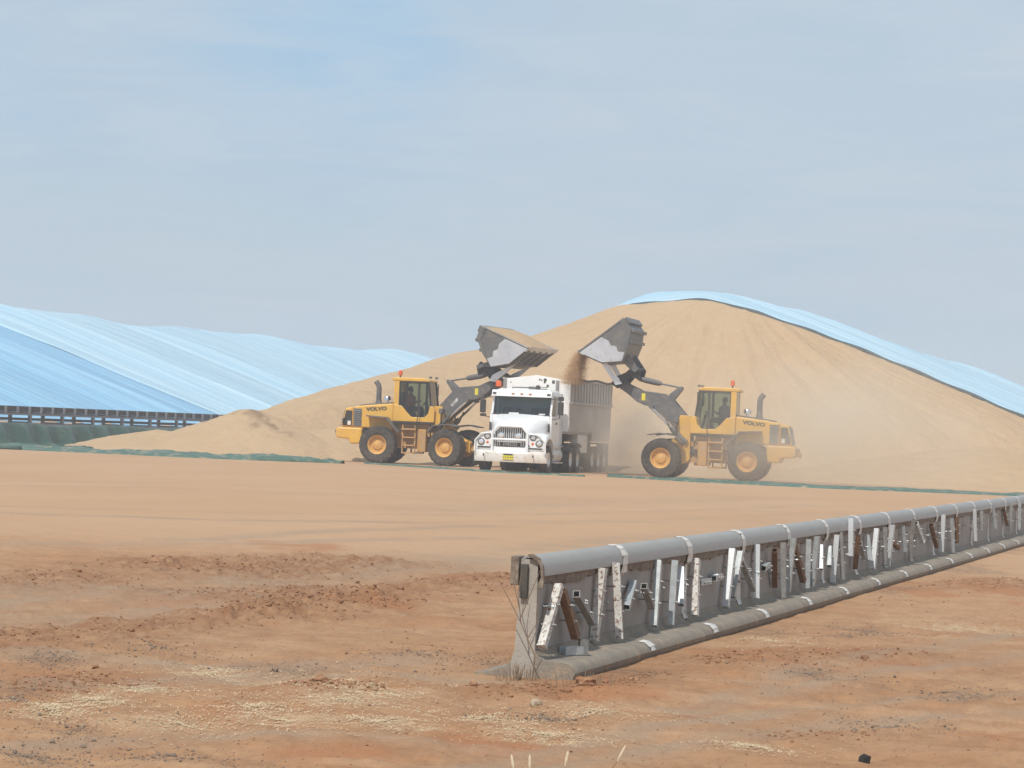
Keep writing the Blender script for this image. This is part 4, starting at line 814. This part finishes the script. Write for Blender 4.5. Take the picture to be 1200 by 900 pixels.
# grain heaped in the left bucket
def heap_in_bucket(root_loc, rz, phi, bp):
    a = rz+phi; hw = 1.30; n = 26; m = 22
    U = (bp[5]-bp[0]); Ln = U.length; U = U/Ln; Nn = Vector((-U.y, U.x)); Nn = Nn if Nn.y > 0 else -Nn
    k = np.linspace(0, 1, n); j = np.linspace(-1, 1, m); P = np.zeros((n, m, 3))
    for i, t in enumerate(k):
        for q, s in enumerate(j):
            h = .20*(1-s*s)**.7*(sin(pi*(t*.93+.05)))**.8*(.9+.25*random.random())-.05+.02*random.random()
            if t < .03: h = -.02
            p = bp[0]+U*Ln*t*.985+Nn*h; x, y = rot2(p.x, s*hw, a); P[i, q] = (root_loc[0]+x, root_loc[1]+y, p.y)
    o = grid_obj('grain_heap', P, GRAIN, attrs=dict(husk=np.zeros((n, m)))); md = o.modifiers.new('depth', 'SOLIDIFY'); md.thickness = .06; md.offset = 0
    return tag(o, 'mound of tan grain filling the raised bucket of the left loader', 'grain')
heap_in_bucket((-33.70, 101.56), radians(6.5), radians(-15), LBP)

# operators
def person(loc, rz, shirt, label):
    root = empty('person', loc, rz, label, 'person')
    V = [((0, 0, .0), .15), ((0, 0, .25), .16), ((.0, 0, .45), .17), ((0, 0, .55), .10), ((.01, 0, .62), .062), ((.02, 0, .72), .098), ((.03, 0, .82), .085)]
    E_ = [(0, 1), (1, 2), (2, 3), (3, 4), (4, 5), (5, 6)]
    for s in (-1, 1):
        n = len(V); V += [((0, s*.20, .48), .075), ((.12, s*.25, .26), .055), ((.34, s*.18, .30), .042), ((.42, s*.16, .33), .045)]
        E_ += [(2, n), (n, n+1), (n+1, n+2), (n+2, n+3)]
        n = len(V); V += [((.08, s*.11, -.02), .10), ((.44, s*.13, .02), .075), ((.50, s*.13, -.34), .052), ((.60, s*.13, -.38), .045)]
        E_ += [(0, n), (n, n+1), (n+1, n+2), (n+2, n+3)]
    me = bpy.data.meshes.new('body'); me.from_pydata([v for v, r in V], E_, []); o = bpy.data.objects.new('body', me); COL.objects.link(o); o.parent = root
    md = o.modifiers.new('skin', 'SKIN'); 
    for i, (v, r) in enumerate(V): me.skin_vertices[0].data[i].radius = (r, r*(.8 if i in (1, 2) else 1))
    me.skin_vertices[0].data[0].use_root = True
    o.modifiers.new('sub', 'SUBSURF').levels = 2
    me.materials.append(M['skin'])
    mb = MB(); mb.tube([(.0, 0, -.05), (0, 0, .12), (0, 0, .32), (0, 0, .50), (.005, 0, .575)], [.20, .205, .225, .20, .09], 14)
    for s in (-1, 1): mb.tube([(0, s*.16, .49), (.02, s*.22, .47), (.13, s*.26, .25), (.20, s*.24, .27)], [.10, .10, .075, .065], 10)
    mb.build('shirt', M[shirt], root, smooth=True)
    mb = MB()
    for s in (-1, 1): mb.tube([(-.02, s*.1, -.02), (.44, s*.13, .02), (.49, s*.13, -.05), (.50, s*.13, -.30)], [.13, .10, .085, .07], 10)
    mb.build('trousers', M['trousers'], root, smooth=True)
    mb = MB(); mb.lathe([(.106, .70), (.112, .76), (.098, .83), (.06, .88), (0, .895)], 14, 'z', c=(-.005, 0, 0)); mb.build('hair', M['hair'], root, smooth=True)
    mb = MB(); mb.prism([(.115, .735), (.145, .715), (.115, .70)], -.014, .014); mb.build('nose', M['skin'], root)
    return root
def at_loader(R, x, y, z):
    a = R.rotation_euler.z; px, py = rot2(x, y, a); return (R.location.x+px, R.location.y+py, z)
person(at_loader(LL, -.56, 0, 2.20), LL.rotation_euler.z, 'redshirt', 'person in a red orange shirt sitting at the wheel in the left loader cab')
person(at_loader(RL, -.56, 0, 2.20), RL.rotation_euler.z, 'blueshirt', 'person in a dark shirt sitting at the wheel in the right loader cab')

# grain falling from the right bucket into the trailer
def falling():
    a = RL.rotation_euler.z+radians(-3); mb = MB(); tipx, tipz = RBP[0]
    for i in range(22000):
        t = random.random(); s = random.uniform(-1.25, 1.25) if random.random() < .22 else min(1.25, max(-1.25, random.gauss(.05, .42)))
        fall = t**1.3*1.25; x = tipx-.02+1.35*sqrt(fall)*.55*random.uniform(.15, 1.0)+random.gauss(0, .03); z = tipz+.06-fall+random.uniform(-.04, .06)
        px, py = rot2(x, s, a); r = random.uniform(.008, .018)
        c = Vector((RL.location.x+px, RL.location.y+py, z)); vs = [c+Vector((random.uniform(-1, 1), random.uniform(-1, 1), random.uniform(-1.3, 1.3)))*r for _ in range(4)]
        mb.add(vs, [(0, 1, 2), (0, 3, 1), (1, 3, 2), (2, 3, 0)])
    return mb.build('falling_grain', M['falling'], fix=False)
tag(falling(), 'curtain of brown grain pouring from the right bucket', 'grain', kind='stuff')

# ================================================================== TRUCK  (x forward, y = its left side, z up; origin under the bumper)
TRK = (-27.72, 93.45, 0); TRZ = radians(-87.3)
tr = empty('truck', TRK, TRZ, 'white bonneted prime mover with bull bar parked between the two loaders', 'truck')
tr.scale = (1, 1.085, 1.01)
T = lambda mb, nm, m, bv=0, par=tr, **k: mb.build(nm, M[m], par, bv, **k)
def loft(mb, secs, close=True):
    """secs: list of closed rings (same count) -> skinned surface with end caps"""
    n = len(secs[0]); vs = [p for s in secs for p in s]; fs = []
    for i in range(len(secs)-1):
        for k in range(n): fs.append((i*n+k, i*n+(k+1) % n, (i+1)*n+(k+1) % n, (i+1)*n+k))
    fs += [tuple(range(n)), tuple(range(len(secs)*n-1, (len(secs)-1)*n-1, -1))]
    return mb.add(vs, fs)
# cab shell with window openings left between pillars
mb = MB()
for s in (-1, 1):
    mb.prism([(-1.75, .95), (-1.75, 2.08), (-3.15, 2.08), (-3.15, .80), (-2.2, .62)], s*1.06, s*1.01)          # door panel
    mb.prism([(-1.75, 2.08), (-1.86, 2.08), (-2.10, 2.80), (-2.0, 2.80)], s*1.06, s*.99)                       # A pillar
    mb.prism([(-2.72, 2.081), (-3.15, 2.081), (-3.15, 2.80), (-2.72, 2.80)], s*1.06, s*1.01)                   # B post
mb.box(-3.15, -3.10, -1.008, 1.008, .80, 2.80); mb.box(-1.80, -1.75, -1.008, 1.008, .95, 2.06); mb.box(-3.1, -1.81, -1.008, 1.008, .80, .95)
loft(mb, [[(-1.98, -1.06, 2.80), (-1.98, 1.06, 2.80), (-3.15, 1.06, 2.80), (-3.15, -1.06, 2.80)], [(-2.02, -1.02, 2.96), (-2.02, 1.02, 2.96), (-3.15, 1.02, 2.98), (-3.15, -1.02, 2.98)], [(-2.2, -.85, 3.03), (-2.2, .85, 3.03), (-3.15, .85, 3.05), (-3.15, -.85, 3.05)]])
cabt = T(mb, 'cab', 'white', .03)
mb = MB(); loft(mb, [[(-1.97, -1.07, 2.76), (-1.97, 1.07, 2.76), (-1.97, 1.07, 2.985), (-1.97, -1.07, 2.985)], [(-1.70, -1.05, 2.74), (-1.70, 1.05, 2.74), (-1.76, 1.05, 2.955), (-1.76, -1.05, 2.955)]]); vis = T(mb, 'sun_visor', 'white', .02)
for yy in (-.3, 0, .3): MB().box(-1.735, -1.69, yy-.05, yy+.05, 2.83, 2.87).build('marker_lamp', M['amber'], vis)
for yy in (-.95, .95): MB().box(-1.735, -1.69, yy-.06, yy+.06, 2.82, 2.88).build('clearance_lamp', M['chassis'], vis)
mb = MB(); mb.prism([(-1.83, 2.10), (-2.03, 2.76), (-2.045, 2.76), (-1.845, 2.10)], -.99, .99); T(mb, 'windscreen', 'screen')
mb = MB(); mb.prism([(-1.815, 2.07), (-1.825, 2.105), (-1.86, 2.105), (-1.86, 2.07)], -1.0, 1.0); mb.box(-1.835, -1.80, -.02, .02, 2.10, 2.13); T(mb, 'window_seal', 'black')
for s in (-1, 1):
    mb = MB(); mb.prism([(-1.87, 2.09), (-2.11, 2.79), (-2.71, 2.79), (-2.71, 2.09)], s*1.045, s*1.035); T(mb, 'side_window', 'screen')
    mb = MB(); mb.box(-2.75, -2.55, s*1.062-.012, s*1.062+.012, 1.78, 1.84); T(mb, 'door_handle', 'black')
    mb = MB(); mb.tube([(-1.85, s*1.05, 2.70), (-1.78, s*1.34, 2.68), (-1.78, s*1.34, 2.0), (-1.85, s*1.06, 1.95)], .022, 6); ma = T(mb, 'mirror_arm', 'chassis', smooth=True)
    mb = MB(); mb.box(-1.86, -1.76, s*1.36-.10, s*1.36+.10, 2.12, 2.60); mb.build('mirror', M['black'], ma, .03)
    mb = MB(); mb.box(-1.84, -1.76, s*1.34-.11, s*1.34+.11, 1.98, 2.09) if s < 0 else mb.box(-1.86, -1.76, s*1.36-.1, s*1.36+.1, 2.64, 2.80); mb.build('spot_mirror', M['black'], ma, .03)
mb = MB(); mb.box(-2.9, -2.0, -.9, .9, 1.25, 1.75); mb.box(-2.8, -2.2, .25, .75, 1.75, 2.35); mb.box(-2.8, -2.2, -.75, -.25, 1.75, 2.35); mb.box(-2.02, -1.85, -.95, .95, 1.8, 2.09); T(mb, 'cab_interior', 'seat', .03)
mb = MB(); mb.box(-1.86, -1.83, -.45, -.1, 2.10, 2.16); mb.box(-1.86, -1.83, .60, .82, 2.10, 2.15); T(mb, 'dashboard_papers', 'white')
# bonnet: lofted sections front to back
def bsec(x, w, zt, zb, c):
    return [(x, -w, zb), (x, -w, zt-c*1.6), (x, -w+c*.45, zt-c*.55), (x, -w+c*1.5, zt), (x, 0, zt+.035), (x, w-c*1.5, zt), (x, w-c*.45, zt-c*.55), (x, w, zt-c*1.6), (x, w, zb)]
mb = MB(); loft(mb, [bsec(-.34, .56, 1.60, .90, .10), bsec(-.42, .62, 1.68, .90, .14), bsec(-.9, .76, 1.86, .95, .20), bsec(-1.35, .90, 2.0, 1.0, .20), bsec(-1.74, 1.0, 2.08, 1.0, .16)]); T(mb, 'bonnet', 'white', smooth=True)
# guards
for s in (-1, 1):
    mb = MB(); secs = []
    for x, z in ((-.28, .80), (-.30, 1.05), (-.42, 1.27), (-.70, 1.40), (-1.10, 1.45), (-1.45, 1.38), (-1.70, 1.18), (-1.78, .85)):
        lo = .0; secs.append([(x, s*.50, z), (x, s*1.0, z-.01), (x, s*1.15, z-.06), (x, s*1.20, z-.16), (x+.05*(1 if x < -1 else -1), s*1.195, z-.20), (x+.05*(1 if x < -1 else -1), s*.50, z-.14)])
    loft(mb, secs); T(mb, 'guard', 'white', .0, smooth=True)
    mb = MB(); mb.prism([(s*.60, .80), (s*1.17, .80), (s*1.17, 1.12), (s*1.02, 1.36), (s*.64, 1.44), (s*.56, 1.36)], -.40, -.245, 'x'); T(mb, 'headlight_panel', 'white', .03)
    for (yy, zz, r) in ((.79, 1.27, .095), (1.00, 1.06, .105)):
        mb = MB(); mb.lathe([(r+.02, -.245), (r+.02, -.225), (r, -.225), (r*.9, -.235), (0, -.238)], 18, 'x', c=(0, s*yy, zz)); hl = T(mb, 'headlight', 'chassis', smooth=True)
        mb = MB(); mb.lathe([(r*.88, -.236), (r*.6, -.222), (0, -.216)], 18, 'x', c=(0, s*yy, zz)); mb.build('lens', M['lamp'], hl, smooth=True)
    mb = MB(); mb.lathe([(.045, -.245), (.045, -.225), (0, -.222)], 12, 'x', c=(0, s*.78, 1.05)); T(mb, 'indicator', 'orange')
    mb = MB(); mb.prism([(s*.57, .93), (s*.70, .93), (s*.58, 1.09)], -.244, -.232, 'x'); mb.box(-.244, -.232, min(s*.62, s*1.12), max(s*.62, s*1.12), .845, .90); T(mb, 'air_slot', 'chassis')
    mb = MB(); mb.box(-1.70, -1.45, s*1.02-.01, s*1.02+.01, 1.48, 1.78); T(mb, 'bonnet_vent', 'chassis')
# grille
mb = MB(); mb.prism([(-.55, .90), (.55, .90), (.55, 1.42), (.36, 1.62), (-.36, 1.62), (-.55, 1.42)], -.42, -.30, 'x'); gr = T(mb, 'grille', 'chassis')
mb = MB()
for k in range(15):
    yy = -.52+k*1.04/14; mb.box(-.30, -.276, yy-.016, yy+.016, .93, 1.59-max(0, abs(yy)-.34)*1.05)
mb.build('grille_bar', M['alu'], gr)
MB().box(-.2745, -.266, -.33, .33, .945, 1.06).build('badge_strip', M['chassis'], gr)
text_mesh('lettering', 'IVECO', .14, M['alu'], gr, Matrix.Translation((-.262, 0, 1.0)) @ Euler((pi/2, 0, pi/2)).to_matrix().to_4x4(), .006, .004, 1.2)
# bull bar
mb = MB(); pl = [(-.16, -.60, .55), (-.16, -.60, 1.42), (-.16, -.40, 1.65), (-.16, .40, 1.65), (-.16, .60, 1.42), (-.16, .60, .55)]
mb.tube(pl, .05, 8); mb.tube([(-.15, -.58, 1.17), (-.15, .58, 1.17)], .042, 8)
for s in (-1, 1): mb.tube([(-.17, s*.62, 1.40), (-.18, s*.98, 1.36), (-.22, s*1.20, 1.12), (-.24, s*1.22, .72)], .03, 8)
bb = T(mb, 'bull_bar', 'white', smooth=True)
MB().box(-.155, -.125, -.42, .42, 1.075, 1.115).build('light_bar', M['alu'], bb)
for s in (-1, 1):
    mb = MB(); mb.lathe([(.0, -.23), (.07, -.21), (.105, -.15), (.105, -.135), (.09, -.132)], 16, 'x', c=(0, s*.30, 1.31)); dl = mb.build('driving_light', M['chrome'], bb, smooth=True)
    mb = MB(); mb.lathe([(.09, -.133), (.05, -.125), (0, -.122)], 16, 'x', c=(0, s*.30, 1.31)); mb.build('lens', M['lamp'], dl, smooth=True)
# bumper (curved in plan)
mb = MB(); ring = []
for yy in np.linspace(-1.25, 1.25, 21):
    x = -.02-.36*(abs(yy)/1.25)**3.2; ring.append([(x-.18, yy, .36), (x-.03, yy, .36), (x, yy, .44), (x, yy, .68), (x-.05, yy, .74), (x-.22, yy, .74)])
loft(mb, ring); bu = T(mb, 'bumper', 'whitedirty', smooth=True)
MB().box(-.26, -.215, -.60, .60, .742, .90).build('bumper_top_panel', M['white'], bu)
mb = MB(); mb.box(.002, .012, -.185, .185, .455, .60); pt = mb.build('number_plate', M['plate'], bu)
mb = MB()                                                    # the characters cannot be read in the photograph: dark strokes only
for k, yy in enumerate((-.14, -.085, -.02, .035, .10, .15)): mb.box(.0125, .015, yy-.014, yy+.014, .50+.012*(k % 2), .555)
mb.build('plate_marks', M['chassis'], pt)
MB().box(.0, .012, -.16, .16, .602, .655).build('plate_slot', M['black'], bu)
for s in (-1, 1): MB().box(-.05, .006, s*.85-.02, s*.85+.02, .55, .64).build('tow_hook', M['black'], bu)
# chassis and wheels
mb = MB(); mb.box(-6.2, -.35, -.45, -.33, .72, .98); mb.box(-6.2, -.35, .33, .45, .72, .98); mb.box(-1.6, -.5, -.6, .6, .38, .72); mb.box(-1.25, -1.05, -.9, .9, .45, .58); T(mb, 'chassis', 'chassis')
def rwheel(x, y, side, par, dual=True):
    o = tyre_mb(.515, .29, 26).build('wheel', M['rubber'], par, smooth=True, loc=(x, y, .50))
    mb = MB(); s = side; mb.lathe([(0, s*.10), (.07, s*.10), (.10, s*.04), (.20, s*.02), (.24, s*.11), (.265, s*.13), (.265, -s*.1), (0, -s*.1)], 22); mb.build('rim', M['alu'], o, smooth=True)
    return o
for s in (-1, 1):
    rwheel(-1.12, s*1.03, s, tr)
    for x in (-4.55, -5.80): rwheel(x, s*1.08, s, tr); tyre_mb(.515, .27, 26).build('wheel', M['rubber'], tr, smooth=True, loc=(x, s*.76, .50))
    mb = MB(); mb.lathe([(.0, -2.0), (.30, -2.0), (.31, -2.02), (.31, -3.35), (.30, -3.37), (0, -3.37)], 20, 'x', c=(0, s*.86, .66))
    for k in range(4): mb.lathe([(.318, -2.15-k*.33), (.322, -2.16-k*.33), (.322, -2.22-k*.33), (.318, -2.23-k*.33)], 20, 'x', c=(0, s*.86, .66))
    T(mb, 'fuel_tank', 'alu', smooth=True)
    mb = MB(); mb.box(-3.4, -1.95, s*1.12-.06, s*1.12+.06, .36, .40); mb.box(-3.4, -1.95, s*1.10-.06, s*1.10+.06, .97, 1.0); T(mb, 'side_step', 'alu')
    mb = MB(); mb.tube([(-3.42, s*.98, .75), (-3.42, s*.98, 2.92)], .105, 14); mb.tube([(-3.42, s*.98, 1.05), (-3.42, s*.98, 2.55)], .135, 14); T(mb, 'exhaust_stack', 'alu', smooth=True)
    mb = MB(); interp_band([(-3.95, .80), (-4.10, 1.02), (-4.5, 1.08), (-5.15, 1.05), (-5.9, 1.08), (-6.3, .95)][::-1], s*.60, s*1.24, .03, mb); T(mb, 'drive_guard', 'chassis')
mb = MB(); mb.tube([(-2.4, -.98, 3.02), (-2.4, -.98, 3.10)], .03, 6); bst = T(mb, 'beacon_stem', 'black')
mb = MB(); mb.lathe([(.10, 3.10), (.11, 3.14), (.10, 3.28), (.05, 3.32), (0, 3.325)], 12, 'z', c=(-2.4, -.98, 0)); mb.build('beacon', M['orange'], bst, smooth=True)
mb = MB(); mb.tube([(-2.25, -.45, 3.04), (-2.25, -.45, 3.09), (-2.25, .45, 3.09), (-2.25, .45, 3.04)], .018, 6); T(mb, 'roof_rail', 'chassis')
mb = MB(); mb.box(-5.9, -4.6, -.40, .40, .985, 1.12); T(mb, 'turntable', 'chassis')

# ------------------------------------------------ tipper trailer (same axes)
def loc_off(d): return (TRK[0]+d*cos(TRZ), TRK[1]+d*sin(TRZ), 0)
tl = empty('tipper_trailer', loc_off(-4.1), TRZ, 'tall dusty tipper trailer with white front wall coupled behind the white truck', 'trailer')
tl.scale = (1, 1.03, 1)
Q = lambda mb, nm, m, bv=0, par=tl, **k: mb.build(nm, M[m], par, bv, **k)
LEN = 7.7
fw = [(-1.24, 1.55), (1.24, 1.55), (1.24, 2.66), (1.27, 2.66), (1.27, 3.46), (.0, 3.64), (-1.27, 3.46), (-1.27, 2.66), (-1.24, 2.66)]
mb = MB(); mb.prism(fw, -.05, .0, 'x'); fwo = Q(mb, 'front_wall', 'trailerwhite', .01)
for yy in (-1.20, .78): MB().box(.002, .055, yy-.06, yy+.06, 1.56, 3.47).build('front_post', M['galvdark'], fwo, .01)
mb = MB(); mb.lathe([(.10, .002), (.10, .012), (0, .012)], 20, 'x', c=(0, .05, 3.16)); mb.box(.003, .009, -.30, .40, 3.105, 3.125); mb.box(.003, .009, -.30, -.07, 3.18, 3.195); mb.box(.003, .009, .17, .40, 3.18, 3.195); mb.build('emblem', M['chassis'], fwo)
mb = MB()
for (yy, zz, w, h) in ((.10, 3.47, .03, .03), (.18, 3.45, .02, .03), (.29, 3.43, .035, .09), (.33, 3.46, .03, .05), (.62, 3.40, .05, .06), (.40, 3.24, .03, .05), (.44, 3.26, .02, .02), (.2, 2.98, .12, .012), (-.98, 3.34, .02, .02)): mb.box(.003, .008, yy-w, yy+w, zz-h, zz+h)
mb.build('worn_lettering', M['chassis'], fwo)
for s in (-1, 1):
    mb = MB(); mb.box(-LEN, -.052, s*1.24-.03, s*1.24+.03, 1.55, 2.64); mb.box(-LEN, -LEN*.55, s*1.22-.03, s*1.22+.03, 1.20, 1.549)
    for k in range(18): mb.box(-.3-k*.42-.02, -.3-k*.42+.02, s*1.271-.003, s*1.271+.003, 1.6, 2.59)
    Q(mb, 'side_panel', 'trailer')
    mb = MB(); mb.box(-LEN, -.052, s*1.26-.025, s*1.26+.025, 2.66, 3.46)
    for k in range(15): mb.box(-.25-k*.52-.045, -.25-k*.52+.045, s*1.30-.02, s*1.30+.02, 2.68, 3.44)
    Q(mb, 'upper_side_panel', 'upper')
    mb = MB(); mb.box(-LEN, -.052, s*1.29-.05, s*1.29+.05, 2.60, 2.68); mb.box(-LEN, -.052, s*1.27-.05, s*1.27+.05, 3.462, 3.52); Q(mb, 'side_rail', 'trailer')
    mb = MB(); mb.box(-3.7, -2.0, s*1.05-.15, s*1.05+.15, .74, 1.45); Q(mb, 'tool_locker', 'whitedirty', .03)
    for x in (-4.7, -5.85, -7.0): rwheel(x, s*1.08, s, tl)
    for xx in (-7.62, -4.10): mb = MB(); mb.box(xx, xx+.04, s*1.0-.24, s*1.0+.24, .20, 1.10); Q(mb, 'mud_flap', 'chassis')
    mb = MB(); mb.box(-7.6, -4.1, s*1.0-.24, s*1.0+.24, 1.10, 1.16); Q(mb, 'trailer_guard', 'chassis')
    mb = MB(); mb.tube([(-2.0, s*.6, .35), (-2.0, s*.6, 1.45)], .07, 8); Q(mb, 'landing_leg', 'chassis')
mb = MB(); mb.box(-LEN+.001, -.06, -1.20, 1.20, 1.46, 1.55); mb.box(-LEN, -.5, -.5, -.38, 1.16, 1.459); mb.box(-LEN, -.5, .38, .5, 1.16, 1.459); Q(mb, 'trailer_floor', 'upper')
mb = MB(); mb.box(-LEN-.05, -LEN-.003, -1.25, 1.25, 1.35, 3.44); Q(mb, 'tailgate', 'trailer', .01)
mb = MB(); mb.tube([(-x, 1.30, 3.55+.03*sin(x*1.7)) for x in np.linspace(.1, LEN-.1, 24)], .05, 6); Q(mb, 'rolled_cover', 'chassis', smooth=True)
mb = MB(); 
n = 20; Pn = np.zeros((n, 10, 3))
for i in range(n):
    for j in range(10):
        x = -.06-(LEN-.07)*i/(n-1); yy = -1.2+2.4*j/9; Pn[i, j] = (x, yy, 2.75+.5*math.exp(-((x+1.6)/1.5)**2)*(1-(yy/1.4)**2)+.05*random.random())
ld_ = grid_obj('grain_load', Pn, GRAIN, attrs=dict(husk=np.zeros((n, 10)))); ld_.location = loc_off(-4.1); ld_.rotation_euler.z = TRZ
tag(ld_, 'tan grain loaded inside the tall tipper trailer', 'grain')

# ================================================================== small things
def px_xyz(x, y): return (x, y, float(ground_z(x, y)))
def rock(name, x, y, r, m, label, cat, stretch=(1, 1, .7), sub=2):
    bm = bmesh.new(); bmesh.ops.create_icosphere(bm, subdivisions=sub, radius=r)
    for v in bm.verts:
        k = .75+.5*random.random() if sub < 3 else 1; v.co = Vector((v.co.x*stretch[0], v.co.y*stretch[1], v.co.z*stretch[2]))*k
    me = bpy.data.meshes.new(name); bm.to_mesh(me); bm.free(); me.materials.append(m); o = bpy.data.objects.new(name, me); COL.objects.link(o); X = px_xyz(x, y); o.location = (X[0], X[1], X[2]+r*.3); return tag(o, label, cat)
rock('rubber_scrap', -2.13, 13.85, .04, M['blackscrap'], 'small black rubber scrap lying alone on the red dirt at lower right', 'scrap', (1.0, .75, 1.0), 1)
rock('stone', -4.32, 15.36, .042, M['stone'], 'pale flat stone on the dirt in front of the wall end', 'stone', (.9, .8, .75))
rock('dirt_lump', -5.62, 15.2, .045, M['clod'], 'brown dirt lump beside pale straw left of the wall end', 'dirt', (1.2, .9, .6))
rock('dirt_lump', -4.28, 16.35, .06, M['clod'], 'brown dirt lump at the toe of the wall near its open end', 'dirt', (1.2, .9, .55))
# bare weed and grass tuft at the wall end
wd = empty('dry_weed', px_xyz(-4.70, 16.60), 0, 'bare dry branching weed growing against the end of the concrete wall', 'weed')
mb = MB(); mb.tube([(0, 0, 0), (.01, 0, .16), (-.06, 0, .30), (-.11, 0, .40)], [.006, .005, .004, .003], 5)
for p, q, r in (((-.09, 0, .36), (-.115, -.01, .56), (-.10, 0, .70)), ((-.10, 0, .38), (-.02, .01, .60), (.03, 0, .72)), ((-.11, 0, .40), (-.20, 0, .55), (-.27, .01, .66)), ((-.04, 0, .27), (.01, .01, .36), (.02, 0, .50)), ((-.10, 0, .44), (-.15, 0, .62), (-.14, 0, .74))): mb.tube([p, q, r], [.0035, .0028, .0015], 4)
mb.build('stem', M['stem'], wd)
def tuft(x, y, n, h, label, spread=.12):
    o = empty('grass_tuft', px_xyz(x, y), 0, label, 'grass'); mb = MB()
    for k in range(n):
        a = random.random()*6.28; r = random.random()*spread*.5; l_ = h*random.uniform(.5, 1); dx, dy = cos(a)*l_*.45*random.random(), sin(a)*l_*.45*random.random()
        b = (cos(a)*r, sin(a)*r, -.01); mb.tube([b, (b[0]+dx*.4, b[1]+dy*.4, l_*.6), (b[0]+dx, b[1]+dy, l_)], [.0025, .002, .0008], 3)
    mb.build('blades', M['stem'], o)['kind'] = 'stuff'; return o
tuft(-4.80, 16.62, 60, .12, 'dry brown grass tuft at the foot of the wall end', .3)
tuft(-4.35, 16.5, 40, .10, 'low dry grass on the dirt mound beside the wall toe', .5)
for (x, y, h, lean, lb) in ((-3.39, 11.82, .055, -.025, 'leftmost short pale grass seedhead at the bottom edge of the view'), (-3.34, 11.84, .050, -.005, 'straight pale grass seedhead, second from the left at the bottom edge'), (-3.21, 11.88, .07, .02, 'leaning pale grass seedhead, second from the right at the bottom edge'), (-3.06, 12.13, .095, .055, 'tallest pale grass seedhead, bent to the right at the bottom edge')):
    o = empty('grass_seedhead', px_xyz(x, y), 0, lb, 'grass', 'pale seedheads at the bottom edge'); mb = MB(); mb.tube([(0, 0, -.02), (lean*.5, 0, h*.6), (lean, 0, h)], .0016, 4); mb.build('stalk', M['stem'], o)
    mb = MB(); mb.tube([(lean*.95, 0, h*.95), (lean*1.2, 0, h+.025), (lean*1.5, 0, h+.06), (lean*1.6, 0, h+.075)], [.002, .007, .006, .001], 6); mb.build('seed_spike', M['seedhead'], o)

# ================================================================== dust and haze
def volume(name, mb, dens, col, aniso, noise=None):
    m = bpy.data.materials.new(name); m.use_nodes = True; nt = m.node_tree; nt.nodes.clear(); l = nt.links.new
    v = N(nt, 'ShaderNodeVolumePrincipled'); v.inputs['Color'].default_value = (*col, 1); v.inputs['Density'].default_value = dens; v.inputs['Anisotropy'].default_value = aniso
    o = N(nt, 'ShaderNodeOutputMaterial'); l(v.outputs[0], o.inputs['Volume'])
    if noise:
        tc = N(nt, 'ShaderNodeTexCoord'); n = N(nt, 'ShaderNodeTexNoise'); n.inputs['Scale'].default_value = noise; n.inputs['Detail'].default_value = 3; l(tc.outputs['Object'], n.inputs['Vector'])
        ln = N(nt, 'ShaderNodeVectorMath', operation='LENGTH'); l(tc.outputs['Object'], ln.inputs[0])
        f = N(nt, 'ShaderNodeMapRange'); f.inputs[1].default_value = 1.0; f.inputs[2].default_value = .15; l(ln.outputs['Value'], f.inputs[0])
        r = N(nt, 'ShaderNodeMapRange'); r.inputs[1].default_value = .35; r.inputs[2].default_value = .7; l(n.outputs['Fac'], r.inputs[0])
        k = N(nt, 'ShaderNodeMath', operation='MULTIPLY'); l(f.outputs[0], k.inputs[0]); l(r.outputs[0], k.inputs[1])
        k2 = N(nt, 'ShaderNodeMath', operation='MULTIPLY'); l(k.outputs[0], k2.inputs[0]); k2.inputs[1].default_value = dens; l(k2.outputs[0], v.inputs['Density'])
    ob = mb.build(name, m); return tag(ob, kind='stuff')
def dust(loc, size, dens, sc):
    mb = MB(); mb.lathe([(0, -1), (.5, -.87), (.87, -.5), (1, 0), (.87, .5), (.5, .87), (0, 1)], 20, 'z')
    o = volume('dust_cloud', mb, dens, (.95, .86, .73), .0, sc); o.location = loc; o.scale = size; return o
dust((-17.0, 96.5, 1.7), (7.0, 4.2, 3.8), .45, 1.6)
dust((-25.2, 101.0, 1.2), (2.0, 5.5, 2.5), .6, 1.5)
volume('haze', MB().box(-160, 90, -12, 380, -2.4, 10.6), .0014, (.84, .89, .96), .35)
